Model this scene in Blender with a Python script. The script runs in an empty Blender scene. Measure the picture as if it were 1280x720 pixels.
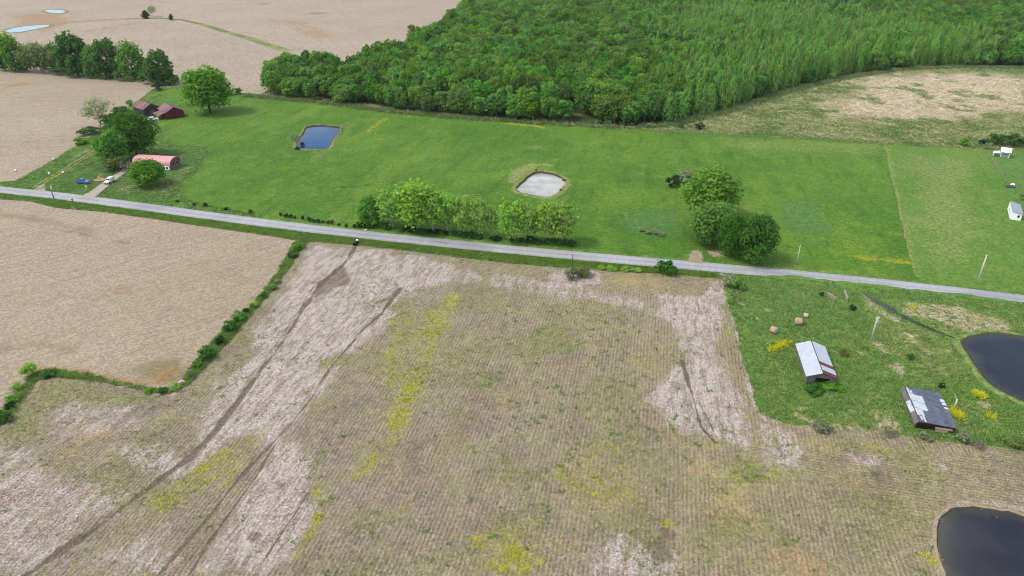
import bpy, bmesh, math, random
import numpy as np
from mathutils import Vector, Matrix
from mathutils.geometry import delaunay_2d_cdt

random.seed(7)
RNG = np.random.default_rng(11)
SC = bpy.context.scene
COL = SC.collection

# ------------------------------------------------------------------ camera
PITCH = math.radians(28.0)
CAM_H = 90.0
HFOV = math.radians(72.0)
FPX = 640 / math.tan(HFOV / 2)
cd = bpy.data.cameras.new('camera')
cam = bpy.data.objects.new('camera', cd)
COL.objects.link(cam)
cam.location = (0, 0, CAM_H)
cam.rotation_euler = (math.pi / 2 - PITCH, 0, 0)
cd.sensor_width = 36
cd.lens = 18 / math.tan(HFOV / 2)
cd.clip_start = 0.5
cd.clip_end = 8000
SC.camera = cam

# ------------------------------------------------------------------ light
SUN_EL, SUN_AZ = math.radians(56), math.radians(-100)    # azimuth from +y, clockwise: the sun stands to the west (left)
w = bpy.data.worlds.new('World')
SC.world = w
w.use_nodes = True
nt = w.node_tree
nt.nodes.clear()
out = nt.nodes.new('ShaderNodeOutputWorld')
bg = nt.nodes.new('ShaderNodeBackground')
bg.inputs['Strength'].default_value = 0.12
sky = nt.nodes.new('ShaderNodeTexSky')
sky.sky_type = 'NISHITA'
sky.sun_disc = False
sky.sun_elevation = SUN_EL
sky.sun_rotation = SUN_AZ
sky.air_density = 1.0
sky.dust_density = 2.5
sky.altitude = 200
tc = nt.nodes.new('ShaderNodeTexCoord')
mp = nt.nodes.new('ShaderNodeMapping')
mp.inputs['Scale'].default_value = (1, 1, 2.2)
mp.inputs['Location'].default_value = (68.5, 35.5, 21.5)      # unseen clouds, offset picked so ponds mirror blue gaps, the white pond cloud
cn = nt.nodes.new('ShaderNodeTexNoise')
cn.inputs['Scale'].default_value = 2.6
cn.inputs['Detail'].default_value = 6
cr = nt.nodes.new('ShaderNodeValToRGB')
cr.color_ramp.elements[0].position = 0.44
cr.color_ramp.elements[1].position = 0.56
mx = nt.nodes.new('ShaderNodeMixRGB')
mx.inputs['Color2'].default_value = (6.5, 6.6, 6.8, 1)     # bright broken cloud
L = nt.links.new
L(tc.outputs['Generated'], mp.inputs['Vector'])
L(mp.outputs['Vector'], cn.inputs['Vector'])
L(cn.outputs['Fac'], cr.inputs['Fac'])
L(cr.outputs['Color'], mx.inputs['Fac'])
L(sky.outputs['Color'], mx.inputs['Color1'])
L(mx.outputs['Color'], bg.inputs['Color'])
L(bg.outputs['Background'], out.inputs['Surface'])

sd = bpy.data.lights.new('sun', 'SUN')
sd.energy = 1.5
sd.angle = math.radians(13)
sd.color = (1.0, 0.95, 0.87)
sun = bpy.data.objects.new('sun', sd)
COL.objects.link(sun)
sdir = Vector((math.sin(SUN_AZ) * math.cos(SUN_EL), math.cos(SUN_AZ) * math.cos(SUN_EL), math.sin(SUN_EL)))
sun.rotation_euler = sdir.to_track_quat('Z', 'Y').to_euler()
sun.location = sdir * 300

SC.view_settings.view_transform = 'Standard'
SC.view_settings.look = 'None'
SC.view_settings.exposure = 1.0
SC.view_settings.gamma = 1.0
SC.render.engine = 'CYCLES'
SC.cycles.pixel_filter_type = 'BLACKMAN_HARRIS'
SC.cycles.filter_width = 1.0
SC.cycles.max_bounces = 6
SC.cycles.diffuse_bounces = 4
SC.cycles.transparent_max_bounces = 4

# ------------------------------------------------------------------ picture <-> place (used once, to measure where things stand)
CP, SP = math.cos(PITCH), math.sin(PITCH)

def G(px, py, z=0.0):
    """the point of height z that the photograph shows at this pixel (1280 x 720)"""
    rx, ry, rz = px - 640, FPX * CP + (360 - py) * SP, -FPX * SP + (360 - py) * CP
    t = (z - CAM_H) / rz
    return Vector((rx * t, ry * t, z))

def depth(p):
    return p.y * CP - (p.z - CAM_H) * SP

def height_at(base, top_py):
    """height above base at which a point straight over base shows at row top_py"""
    k = (360 - top_py) / FPX
    # (y*SP + dz*CP) = k*(y*CP - dz*SP)
    dz = (k * base.y * CP - base.y * SP) / (CP + k * SP)
    return dz + CAM_H - base.z

def GA(pts, z=0.0):
    return np.array([tuple(G(x, y, z))[:2] for x, y in pts])

# ------------------------------------------------------------------ numpy helpers
def _hash(ix, iy, s):
    h = (ix.astype(np.int64) * 374761393 + iy.astype(np.int64) * 668265263 + s * 1442695041) & 0x7fffffff
    h = ((h ^ (h >> 13)) * 1274126177) & 0x7fffffff
    return ((h ^ (h >> 16)) & 0xffff) / 65535.0

def vnoise(x, y, s=0):
    ix, iy = np.floor(x), np.floor(y)
    fx, fy = x - ix, y - iy
    fx, fy = fx * fx * (3 - 2 * fx), fy * fy * (3 - 2 * fy)
    a, b = _hash(ix, iy, s), _hash(ix + 1, iy, s)
    c, d = _hash(ix, iy + 1, s), _hash(ix + 1, iy + 1, s)
    return (a * (1 - fx) + b * fx) * (1 - fy) + (c * (1 - fx) + d * fx) * fy

def fbm(x, y, scale, oct=4, s=0):
    x, y = x / scale, y / scale
    v, a, t = 0, 1, 0
    for o in range(oct):
        v = v + a * vnoise(x * 2 ** o + 17.3 * o, y * 2 ** o - 9.1 * o, s + o)
        t += a
        a *= 0.55
    return v / t

def sstep(a, b, x):
    t = np.clip((x - a) / (b - a), 0, 1)
    return t * t * (3 - 2 * t)

def seg_dist(P, A, B):
    d = B - A
    t = np.clip(((P - A) @ d) / max(d @ d, 1e-9), 0, 1)
    return np.hypot(*(P - A - t[:, None] * d).T), t

def inside(P, poly):
    x, y = P[:, 0], P[:, 1]
    r = np.zeros(len(P), bool)
    n = len(poly)
    for i in range(n):
        (x0, y0), (x1, y1) = poly[i], poly[(i + 1) % n]
        if y0 == y1:
            continue
        c = (y0 > y) != (y1 > y)
        r ^= c & (x < (x1 - x0) * (y - y0) / (y1 - y0) + x0)
    return r

def edge_dist(P, poly):
    d = np.full(len(P), 1e9)
    for i in range(len(poly)):
        d = np.minimum(d, seg_dist(P, poly[i], poly[(i + 1) % len(poly)])[0])
    return d

def m_poly(P, px, soft=3.0, wob=3.0, s=0):
    """soft mask of a patch traced in the photograph, with a ragged edge"""
    poly = GA(px)
    sd_ = edge_dist(P, poly) * np.where(inside(P, poly), 1, -1)
    sd_ = sd_ + (fbm(P[:, 0], P[:, 1], 7, 3, s + 40) - 0.5) * 2 * wob
    return sstep(-soft, soft, sd_)

def m_stroke(P, px, wid, soft=0.6, wob=0.4, s=0):
    pts = GA(px)
    ws = wid if isinstance(wid, (list, tuple)) else [wid] * len(pts)
    best = np.full(len(P), -1e9)
    for i in range(len(pts) - 1):
        d, t = seg_dist(P, pts[i], pts[i + 1])
        best = np.maximum(best, (ws[i] * (1 - t) + ws[i + 1] * t) / 2 - d)
    best = best + (fbm(P[:, 0], P[:, 1], 4, 3, s + 70) - 0.5) * 2 * wob
    return sstep(-soft, soft, best)

def m_blob(P, px, r, s=0):
    c = np.array(tuple(G(*px))[:2])
    d = np.hypot(*(P - c).T) + (fbm(P[:, 0], P[:, 1], 5, 3, s + 90) - 0.5) * r * 0.9
    return 1 - sstep(r * 0.4, r, d)

def mx_(*ms):
    r = ms[0]
    for m in ms[1:]:
        r = np.maximum(r, m)
    return r

# ------------------------------------------------------------------ materials
K = 0.58    # photograph's bright sRGB -> base colour of the thing itself

def lin(c):
    c = c / 255
    return c / 12.92 if c <= 0.04045 else ((c + 0.055) / 1.055) ** 2.4

def S(r, g, b, k=None):
    k = K if k is None else k
    return (lin(r) * k, lin(g) * k, lin(b) * k, 1)

class M:
    """a small node-tree writer"""
    def __init__(s, name, rough=0.9, spec=0.2):
        s.m = bpy.data.materials.new(name)
        s.m.use_nodes = True
        s.t = s.m.node_tree
        s.b = s.t.nodes['Principled BSDF']
        s.b.inputs['Roughness'].default_value = rough
        s.b.inputs['Specular IOR Level'].default_value = spec
        s.pos = s.n('ShaderNodeNewGeometry').outputs['Position']
    def n(s, k, **a):
        x = s.t.nodes.new(k)
        for q, v in a.items():
            setattr(x, q, v)
        return x
    def l(s, a, b):
        s.t.links.new(a, b)
    def put(s, sock, v):
        if hasattr(v, 'is_linked') or hasattr(v, 'links'):
            s.l(v, sock)
        else:
            sock.default_value = v
    def noise(s, scale, detail=3, rough=0.6, vec=None, dist=0.0):
        x = s.n('ShaderNodeTexNoise')
        x.inputs['Scale'].default_value = scale
        x.inputs['Detail'].default_value = detail
        x.inputs['Roughness'].default_value = rough
        x.inputs['Distortion'].default_value = dist
        s.l(vec if vec is not None else s.pos, x.inputs['Vector'])
        return x.outputs['Fac']
    def math(s, op, a, b=0.0, c=0.0):
        x = s.n('ShaderNodeMath', operation=op)
        s.put(x.inputs[0], a); s.put(x.inputs[1], b); s.put(x.inputs[2], c)
        return x.outputs[0]
    def ramp(s, v, a, b, lo=0.0, hi=1.0):
        x = s.n('ShaderNodeMapRange', interpolation_type='SMOOTHSTEP')
        s.put(x.inputs[0], v)
        for i, q in enumerate((a, b, lo, hi)):
            s.put(x.inputs[i + 1], q)
        return x.outputs[0]
    def mix(s, f, a, b, mode='MIX'):
        x = s.n('ShaderNodeMixRGB', blend_type=mode)
        s.put(x.inputs[0], f); s.put(x.inputs[1], a); s.put(x.inputs[2], b)
        return x.outputs[0]
    def attr(s, name):
        return s.n('ShaderNodeAttribute', attribute_name=name).outputs['Fac']
    def rot(s, deg, sx, sy, vec=None):
        """coordinates with x across and y along a direction deg (from +x), scaled"""
        x = s.n('ShaderNodeMapping', vector_type='TEXTURE')
        x.inputs['Rotation'].default_value = (0, 0, math.radians(deg - 90))
        x.inputs['Scale'].default_value = (sx, sy, 1)
        s.l(vec if vec is not None else s.pos, x.inputs['Vector'])
        return x.outputs[0]
    def patch(s, mask, nz, amp=1.0, w=0.12):
        """turn a soft mask into an edge broken by noise nz"""
        v = s.math('ADD', mask, s.math('MULTIPLY', s.math('SUBTRACT', nz, 0.5), amp))
        return s.ramp(v, 0.5 - w, 0.5 + w)
    def val(s, col, f, lo, hi):
        """multiply a colour by lo..hi with f 0..1"""
        g = s.ramp(f, 0.25, 0.75, lo, hi)
        c = s.n('ShaderNodeCombineColor')
        for i in range(3):
            s.l(g, c.inputs[i])
        return s.mix(1.0, col, c.outputs[0], 'MULTIPLY')
    def grit(s, col, amt, scale=2.2):
        a = s.n('ShaderNodeTexVoronoi'); a.inputs['Scale'].default_value = scale
        s.l(s.pos, a.inputs['Vector'])
        b = s.n('ShaderNodeSeparateColor'); s.l(a.outputs['Color'], b.inputs[0])
        g = s.math('ADD', s.math('MULTIPLY', b.outputs[0], 0.6), s.math('MULTIPLY', s.noise(scale * 2.1, 2, 0.8), 0.4))
        return s.val(col, g, 1 - amt, 1 + amt)
    def bump(s, h, strength=0.5, dist=0.1):
        x = s.n('ShaderNodeBump')
        x.inputs['Strength'].default_value = strength
        x.inputs['Distance'].default_value = dist
        s.put(x.inputs['Height'], h)
        s.l(x.outputs[0], s.b.inputs['Normal'])
    def done(s, col):
        s.put(s.b.inputs['Base Color'], col)
        return s.m

def flat(name, col, rough=0.7, var=0.25, scale=3.0, metal=0.0, spec=0.3):
    m = M(name, rough, spec)
    m.b.inputs['Metallic'].default_value = metal
    c = m.val(col, m.noise(scale, 4), 1 - var, 1 + var)
    return m.done(c)

ROWDIR = 78.5

def mat_stubble():
    m = M('stubble')
    streak = m.rot(ROWDIR, 1.0, 4.0)
    n_big, n_mid = m.noise(0.05, 4), m.noise(0.35, 4)
    n_s, n_f = m.noise(1.1, 4, 0.7, streak), m.noise(3.5, 3, 0.7)
    ncl = m.noise(0.8, 4, 0.7, streak)
    # crop rows 0.76 m apart
    def rows(deg):
        sx = m.n('ShaderNodeSeparateXYZ')
        m.l(m.rot(deg, 1, 1), sx.inputs[0])
        u = m.math('ADD', sx.outputs[0], m.math('MULTIPLY', m.noise(0.12, 2), 0.5))
        return m.math('SINE', m.math('MULTIPLY', u, 2 * math.pi / 0.76))
    head = m.attr('head')
    r1, r2 = rows(ROWDIR), rows(-14.0)
    mixr = m.n('ShaderNodeMix')
    m.put(mixr.inputs[0], head); m.put(mixr.inputs[2], r1); m.put(mixr.inputs[3], r2)
    row = m.math('MULTIPLY_ADD', mixr.outputs[0], 0.5, 0.5)
    rowm = m.math('MULTIPLY_ADD', row, m.ramp(m.noise(0.07, 4), 0.36, 0.6, 0.3, 1.0), 0.12)
    tan = m.mix(m.ramp(n_big, 0.35, 0.65), S(162, 150, 132), S(162, 153, 122))
    tan = m.mix(m.attr('olive'), tan, S(168, 158, 114))
    soil = m.mix(n_mid, S(122, 108, 92), S(136, 120, 102))
    c = m.mix(m.ramp(m.math('ADD', rowm, m.math('MULTIPLY', m.math('SUBTRACT', m.noise(1.9, 4, 0.8, m.rot(ROWDIR, 1.0, 3.0)), 0.5), 1.9)), -0.1, 0.7), soil, tan)
    c = m.val(c, n_mid, 0.86, 1.12)
    # blonde straw specks, grey-green film
    c = m.mix(m.ramp(m.noise(2.6, 3, 0.7), 0.55, 0.68, 0, 0.6), c, S(214, 200, 178))
    c = m.mix(m.ramp(m.noise(0.13, 5, 0.7), 0.45, 0.7, 0, 0.5), c, S(168, 166, 112))
    sp = m.noise(1.7, 4, 0.8)
    rust = m.patch(m.attr('rust'), n_mid, 1.1, 0.4)
    c = m.mix(m.math('MULTIPLY', rust, 0.48), c, m.mix(n_f, S(196, 160, 104), S(208, 178, 130)))
    weed = m.patch(m.attr('weed'), sp, 1.9, 0.2)
    c = m.mix(m.math('MULTIPLY', weed, 0.6), c, m.mix(n_f, S(122, 138, 72), S(156, 158, 98)))
    yel = m.patch(m.attr('yellow'), sp, 2.2, 0.35)
    c = m.mix(m.math('MULTIPLY', yel, 0.55), c, m.mix(n_f, S(172, 170, 82), S(192, 190, 78)))
    pale_c = m.mix(m.ramp(ncl, 0.38, 0.52), S(150, 134, 122), S(202, 188, 180))
    pale_c = m.mix(m.ramp(m.noise(1.0, 5, 0.8, m.rot(ROWDIR, 0.8, 9.0)), 0.5, 0.62, 0, 0.7), pale_c, S(138, 120, 106))
    pale_c = m.mix(m.ramp(n_f, 0.46, 0.64, 0, 0.7), pale_c, S(224, 214, 206))
    pale_c = m.mix(m.ramp(m.noise(0.5, 5, 0.75, m.rot(72, 0.7, 2.6)), 0.54, 0.66, 0, 0.8), pale_c, S(146, 128, 112))
    pale = m.patch(m.attr('pale'), m.noise(0.45, 7, 0.8, m.rot(ROWDIR, 1.0, 3.0)), 2.6, 0.3)
    c = m.mix(m.math('MULTIPLY', pale, 0.86), c, pale_c)
    dark = m.patch(m.attr('dark'), n_s, 1.3, 0.25)
    c = m.mix(m.math('MULTIPLY', dark, 0.8), c, m.mix(n_f, S(104, 90, 78), S(132, 114, 100)))
    gl = m.patch(m.attr('gully'), m.noise(1.6, 5, 0.8, streak), 1.1, 0.22)
    c = m.mix(m.math('MULTIPLY', gl, 0.85), c, m.mix(n_f, S(94, 82, 68), S(122, 106, 90)))
    c = m.val(c, n_f, 0.84, 1.16)
    c = m.grit(c, 0.2, 3.2)
    m.bump(m.math('ADD', m.math('MULTIPLY', row, 0.35), n_f), 0.55, 0.14)
    return m.done(c)

def mat_bare(name, a, b, d, streakdir, far=1.0):
    m = M(name)
    st = m.rot(streakdir, 1.0, 7.0)
    n1, n2 = m.noise(0.02 / far, 5), m.noise(0.25 / far, 5, 0.65, st)
    n3 = m.noise(1.6 / far, 4, 0.75)
    n4 = m.noise(0.9 / far, 4, 0.7, m.rot(streakdir, 1.0, 14.0))
    c = m.mix(m.ramp(n1, 0.35, 0.65), a, b)
    c = m.mix(m.ramp(n2, 0.56, 0.72, 0, 0.55), c, d)
    c = m.val(c, n4, 0.88, 1.12)
    c = m.val(c, n3, 0.84, 1.16)
    c = m.mix(m.ramp(m.noise(0.6 / far, 4, 0.7, st), 0.60, 0.74, 0, 0.45), c, S(222, 206, 184))
    c = m.mix(m.math('MULTIPLY', m.patch(m.attr('weed'), n3, 1.0, 0.3), 0.6), c, S(128, 118, 70))
    c = m.mix(m.math('MULTIPLY', m.patch(m.attr('rust'), n2, 1.0, 0.4), 0.55), c, S(168, 128, 78))
    c = m.mix(m.math('MULTIPLY', m.patch(m.attr('dark'), n3, 1.1, 0.3), 0.6), c, S(120, 98, 80))
    c = m.grit(c, 0.16, 2.0 / far)
    m.bump(m.math('ADD', n3, n4), 0.35, 0.15)
    return m.done(c)

def mat_grass(name, a, b, yel, dark, mow=None, d1=(188, 166, 138), d2=(206, 188, 162)):
    m = M(name)
    n1, n2 = m.noise(0.018, 5), m.noise(0.12, 5, 0.65)
    n3, n4 = m.noise(0.9, 4, 0.7), m.noise(3.0, 3, 0.7)
    st = m.noise(0.22, 5, 0.65, m.rot(-12, 5.0, 1.0))
    c = m.mix(m.ramp(n1, 0.38, 0.62), a, b)
    c = m.mix(m.ramp(n2, 0.48, 0.72, 0, 0.6), c, yel)
    c = m.mix(m.ramp(st, 0.5, 0.68, 0, 0.7), c, dark)
    c = m.mix(m.ramp(m.noise(0.06, 6, 0.7, m.rot(-14, 3.0, 1.0)), 0.5, 0.66, 0, 0.45), c, yel)
    if mow:
        sx = m.n('ShaderNodeSeparateXYZ')
        m.l(m.rot(mow, 1, 1), sx.inputs[0])
        q = m.math('SINE', m.math('MULTIPLY', sx.outputs[0], 2 * math.pi / 2.6))
        c = m.val(c, m.math('MULTIPLY_ADD', q, 0.5, 0.5), 0.98, 1.02)
    c = m.mix(m.math('MULTIPLY', m.patch(m.attr('weed'), n3, 1.2, 0.3), 0.6), c, m.mix(n3, S(66, 112, 54), S(108, 146, 84)))
    c = m.mix(m.math('MULTIPLY', m.patch(m.attr('pale'), n3, 1.0, 0.3), 0.75), c, m.mix(n4, S(146, 150, 84), S(176, 170, 118)))
    c = m.mix(m.math('MULTIPLY', m.patch(m.attr('yellow'), n3, 1.2, 0.25), 0.75), c, m.mix(n4, S(150, 160, 34), S(182, 178, 50)))
    c = m.mix(m.math('MULTIPLY', m.patch(m.attr('dark'), n3, 0.9, 0.25), 0.7), c, S(40, 66, 30))
    c = m.mix(m.math('MULTIPLY', m.patch(m.attr('dirt'), m.noise(0.45, 6, 0.8), 2.0, 0.22), 0.85), c, m.mix(n4, S(*d1), S(*d2)))
    c = m.val(c, n3, 0.82, 1.16)
    c = m.val(c, n4, 0.85, 1.15)
    c = m.grit(c, 0.18, 1.6)
    m.bump(m.math('ADD', n3, n4), 0.4, 0.2)
    return m.done(c)

def mat_road():
    m = M('asphalt', 0.85)
    n1, n2 = m.noise(0.08, 4), m.noise(6.0, 3, 0.7)
    c = m.mix(m.ramp(n1, 0.35, 0.65), S(172, 172, 178), S(186, 186, 190))
    u = m.attr('across')                       # metres from the centre line
    au = m.math('ABSOLUTE', u)
    tr = m.math('ABSOLUTE', m.math('SUBTRACT', au, 1.35))
    c = m.mix(m.ramp(tr, 0.1, 0.7, 0.5, 0.0), c, S(200, 200, 202))
    c = m.mix(m.ramp(au, 0.0, 0.5, 0.35, 0.0), c, S(150, 150, 156))
    c = m.mix(m.ramp(m.noise(0.035, 2, 0.5), 0.56, 0.6, 0, 0.35), c, S(156, 156, 164))
    st = m.noise(0.5, 4, 0.7, m.rot(-13, 5.0, 0.5))
    c = m.val(c, st, 0.9, 1.08)
    c = m.mix(m.ramp(m.math('ADD', au, m.math('MULTIPLY', m.noise(0.7, 3), 0.5)), 2.85, 3.15, 0, 0.6), c, S(170, 164, 146))
    c = m.mix(m.math('MULTIPLY', m.patch(m.attr('dark'), m.noise(1.2, 3), 0.9, 0.3), 0.5), c, S(122, 122, 130))
    c = m.val(c, n2, 0.93, 1.07)
    return m.done(c)

def mat_water(name, deep, rough=0.06, spec=0.5, mud=None, mudcol=(0.05, 0.045, 0.03, 1)):
    m = M(name, rough, spec)
    c = deep
    if mud:
        c = m.mix(m.ramp(m.noise(0.09, 4), 0.40, 0.66), deep, mud)  # second water tone, mixed in by noise
    edge = m.attr('edge')                       # 1 at the shore: shallow muddy water
    c = m.mix(m.math('MULTIPLY', m.patch(edge, m.noise(0.5, 4), 0.9, 0.4), 0.55), c, mudcol)
    c = m.val(c, m.noise(0.16, 4), 0.85, 1.15)
    m.bump(m.noise(1.4, 3), 0.05, 0.05)
    return m.done(c)

def mat_leaf(name, a, b, hue=0.05, vv=0.16):
    m = M(name, 0.65, 0.15)
    oi = m.n('ShaderNodeObjectInfo').outputs['Random']
    r = m.attr('r')
    c = m.mix(r, a, b)
    hs = m.n('ShaderNodeHueSaturation')
    m.l(m.math('MULTIPLY_ADD', oi, hue, 0.505 - hue * 0.4), hs.inputs['Hue'])
    m.l(m.math('MULTIPLY_ADD', m.math('FRACT', m.math('MULTIPLY', oi, 7.31)), 2 * vv, 1 - vv), hs.inputs['Value'])
    m.l(m.math('MULTIPLY_ADD', m.math('FRACT', m.math('MULTIPLY', oi, 13.7)), 0.16, 0.94), hs.inputs['Saturation'])
    m.l(c, hs.inputs['Color'])
    c = hs.outputs['Color']
    m.done(c)
    tr = m.n('ShaderNodeBsdfTranslucent')
    m.l(c, tr.inputs['Color'])
    ms = m.n('ShaderNodeMixShader')
    ms.inputs[0].default_value = 0.5
    m.l(m.b.outputs[0], ms.inputs[1]); m.l(tr.outputs[0], ms.inputs[2])
    o = [x for x in m.t.nodes if x.type == 'OUTPUT_MATERIAL'][0]
    m.l(ms.outputs[0], o.inputs['Surface'])
    return m.m

def mat_tuft(name, cols):
    """short blades; colour picked per blade"""
    m = M(name, 0.85, 0.1)
    x = m.n('ShaderNodeValToRGB')
    e = x.color_ramp.elements
    while len(e) < len(cols):
        e.new(0.5)
    for i, c in enumerate(cols):
        e[i].position = i / max(1, len(cols) - 1)
        e[i].color = c
    m.l(m.attr('r'), x.inputs[0])
    c = m.val(x.outputs[0], m.noise(0.3, 3), 0.85, 1.15)
    m.done(c)
    tr = m.n('ShaderNodeBsdfTranslucent')
    m.l(c, tr.inputs['Color'])
    ms = m.n('ShaderNodeMixShader')
    ms.inputs[0].default_value = 0.45
    m.l(m.b.outputs[0], ms.inputs[1]); m.l(tr.outputs[0], ms.inputs[2])
    o = [q for q in m.t.nodes if q.type == 'OUTPUT_MATERIAL'][0]
    m.l(ms.outputs[0], o.inputs['Surface'])
    return m.m

MT = {}
MT['stubble'] = mat_stubble()
MT['bare'] = mat_bare('bare_soil', S(180, 163, 140), S(172, 156, 132), S(156, 139, 116), 40)
MT['farsoil'] = mat_bare('far_bare_soil', S(184, 168, 147), S(178, 161, 139), S(164, 146, 118), -60, 1.6)
MT['yardsoil'] = mat_bare('dry_field_soil', S(182, 166, 143), S(174, 158, 133), S(156, 138, 112), 20, 1.2)
MT['pasture'] = mat_grass('pasture_grass', S(80, 125, 30), S(97, 138, 38), S(124, 154, 50), S(66, 111, 30))
MT['lawn'] = mat_grass('mown_grass', S(102, 141, 50), S(93, 135, 42), S(128, 151, 68), S(90, 131, 44), 84)
MT['rough'] = mat_grass('rough_grass', S(90, 134, 52), S(106, 146, 62), S(134, 162, 78), S(78, 120, 48))
MT['verge'] = mat_grass('verge_grass', S(88, 132, 46), S(102, 142, 54), S(130, 156, 68), S(74, 118, 42), None, (140, 122, 104), (166, 148, 126))
MT['scrub'] = mat_grass('scrub_grass', S(156, 168, 112), S(170, 176, 122), S(204, 198, 160), S(134, 156, 96), None, (216, 196, 170), (244, 228, 206))
MT['floor'] = mat_grass('forest_floor', S(58, 78, 36), S(50, 68, 32), S(70, 84, 42), S(40, 54, 26))
MT['road'] = mat_road()
MT['gravel'] = flat('gravel', S(188, 178, 164), 0.95, 0.2, 1.5)
MT['track'] = flat('dry_track', S(168, 158, 96), 0.95, 0.25, 0.8)
MT['mud'] = flat('dark_mud', S(84, 76, 58), 0.9, 0.35, 1.2)
MT['bank'] = mat_grass('bank_grass', S(126, 142, 74), S(110, 134, 60), S(150, 156, 92), S(84, 110, 50))
MT['strawbank'] = flat('straw_bank', S(172, 156, 130), 0.95, 0.25, 1.2)

# ------------------------------------------------------------------ object helpers
def tag(o, label=None, cat=None, group=None, kind=None):
    for k, v in (('label', label), ('category', cat), ('group', group), ('kind', kind)):
        if v:
            o[k] = v
    return o

def link(name, me, parent=None):
    o = bpy.data.objects.new(name, me)
    COL.objects.link(o)
    if parent:
        o.parent = parent
    return o

def empty(name, loc, rz=0.0, scale=(1, 1, 1)):
    o = bpy.data.objects.new(name, None)
    COL.objects.link(o)
    o.empty_display_size = 0.5
    o.location = loc
    o.rotation_euler = (0, 0, rz)
    o.scale = scale
    return o

def raw_mesh(name, V, Fc, mat=None, fattr=None, vattr=None, smooth=False, mats=None, mi=None):
    """numpy verts (n,3) and faces (m,k) -> mesh"""
    me = bpy.data.meshes.new(name)
    V = np.ascontiguousarray(V, np.float32)
    Fc = np.ascontiguousarray(Fc, np.int32)
    m, k = Fc.shape
    me.vertices.add(len(V)); me.vertices.foreach_set('co', V.ravel())
    me.loops.add(m * k); me.loops.foreach_set('vertex_index', Fc.ravel())
    me.polygons.add(m); me.polygons.foreach_set('loop_start', np.arange(m, dtype=np.int32) * k)
    me.update(calc_edges=True)
    for dom, d in (('FACE', fattr), ('POINT', vattr)):
        for q, v in (d or {}).items():
            a = me.attributes.new(q, 'FLOAT', dom)
            a.data.foreach_set('value', np.ascontiguousarray(v, np.float32))
    if mat:
        me.materials.append(mat)
    if smooth:
        me.polygons.foreach_set('use_smooth', np.ones(m, bool))
    return me

def densify(poly, step, wob=0.0, s=0, closed=True):
    outp = []
    n = len(poly)
    for i in range(n if closed else n - 1):
        a, b = poly[i], poly[(i + 1) % n]
        k = max(1, int(np.hypot(*(b - a)) / step))
        for j in range(k):
            outp.append(a + (b - a) * j / k)
    if not closed:
        outp.append(poly[-1])
    P = np.array(outp)
    if wob:
        P = P + np.c_[fbm(P[:, 0], P[:, 1], step * 2.5, 3, s + 200) - 0.5, fbm(P[:, 0], P[:, 1], step * 2.5, 3, s + 300) - 0.5] * 2 * wob
    return P

def sheet(name, poly, z, spacing, mat, wob=0.5, s=0, masks=None, hfun=None, step=None, extra=None):
    """a ground sheet: outline with a ragged edge, filled with a fine net so that it can carry masks and relief"""
    step = step or spacing
    B = densify(np.asarray(poly, float), step, wob, s)
    lo, hi = B.min(0), B.max(0)
    nx, ny = int((hi[0] - lo[0]) / spacing), int((hi[1] - lo[1]) / (spacing * 0.866))
    gx, gy = np.meshgrid(np.arange(nx + 1), np.arange(ny + 1))
    Gp = np.c_[(lo[0] + (gx + 0.5 * (gy % 2)) * spacing).ravel(), (lo[1] + gy * spacing * 0.866).ravel()]
    Gp = Gp + RNG.uniform(-0.2, 0.2, Gp.shape) * spacing
    ins = inside(Gp, B)
    Gp = Gp[ins]
    # keep clear of the outline (cheap test against a thinned outline)
    cell = {}
    for q in B:
        cell[(int(q[0] // spacing), int(q[1] // spacing))] = 1
    keep = np.array([(int(q[0] // spacing), int(q[1] // spacing)) not in cell for q in Gp], bool) if len(Gp) else np.zeros(0, bool)
    Gp = Gp[keep]
    if extra is not None:
        ex = extra[inside(extra, B)]
        Gp = np.r_[Gp, ex[edge_dist(ex, B) > 0.5]]
    allv = np.r_[B, Gp]
    nb = len(B)
    r = delaunay_2d_cdt([Vector(v) for v in allv], [(i, (i + 1) % nb) for i in range(nb)], [], 1, 1e-4)
    V2 = np.array([tuple(v) for v in r[0]])
    T = np.array([f for f in r[2] if len(f) == 3], np.int32)
    # orient up
    a, b, c = V2[T[:, 0]], V2[T[:, 1]], V2[T[:, 2]]
    cr_ = (b[:, 0] - a[:, 0]) * (c[:, 1] - a[:, 1]) - (b[:, 1] - a[:, 1]) * (c[:, 0] - a[:, 0])
    T[cr_ < 0] = T[cr_ < 0][:, ::-1]
    cen = (a + b + c) / 3
    T = T[inside(cen, B)]
    Z = np.full(len(V2), z, float)
    if hfun is not None:
        Z = Z + hfun(V2, B)
    va = masks(V2) if masks else None
    me = raw_mesh(name, np.c_[V2, Z], T, mat, vattr=va, smooth=True)
    o = link(name, me)
    tag(o, kind='structure')
    return o, B

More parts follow.
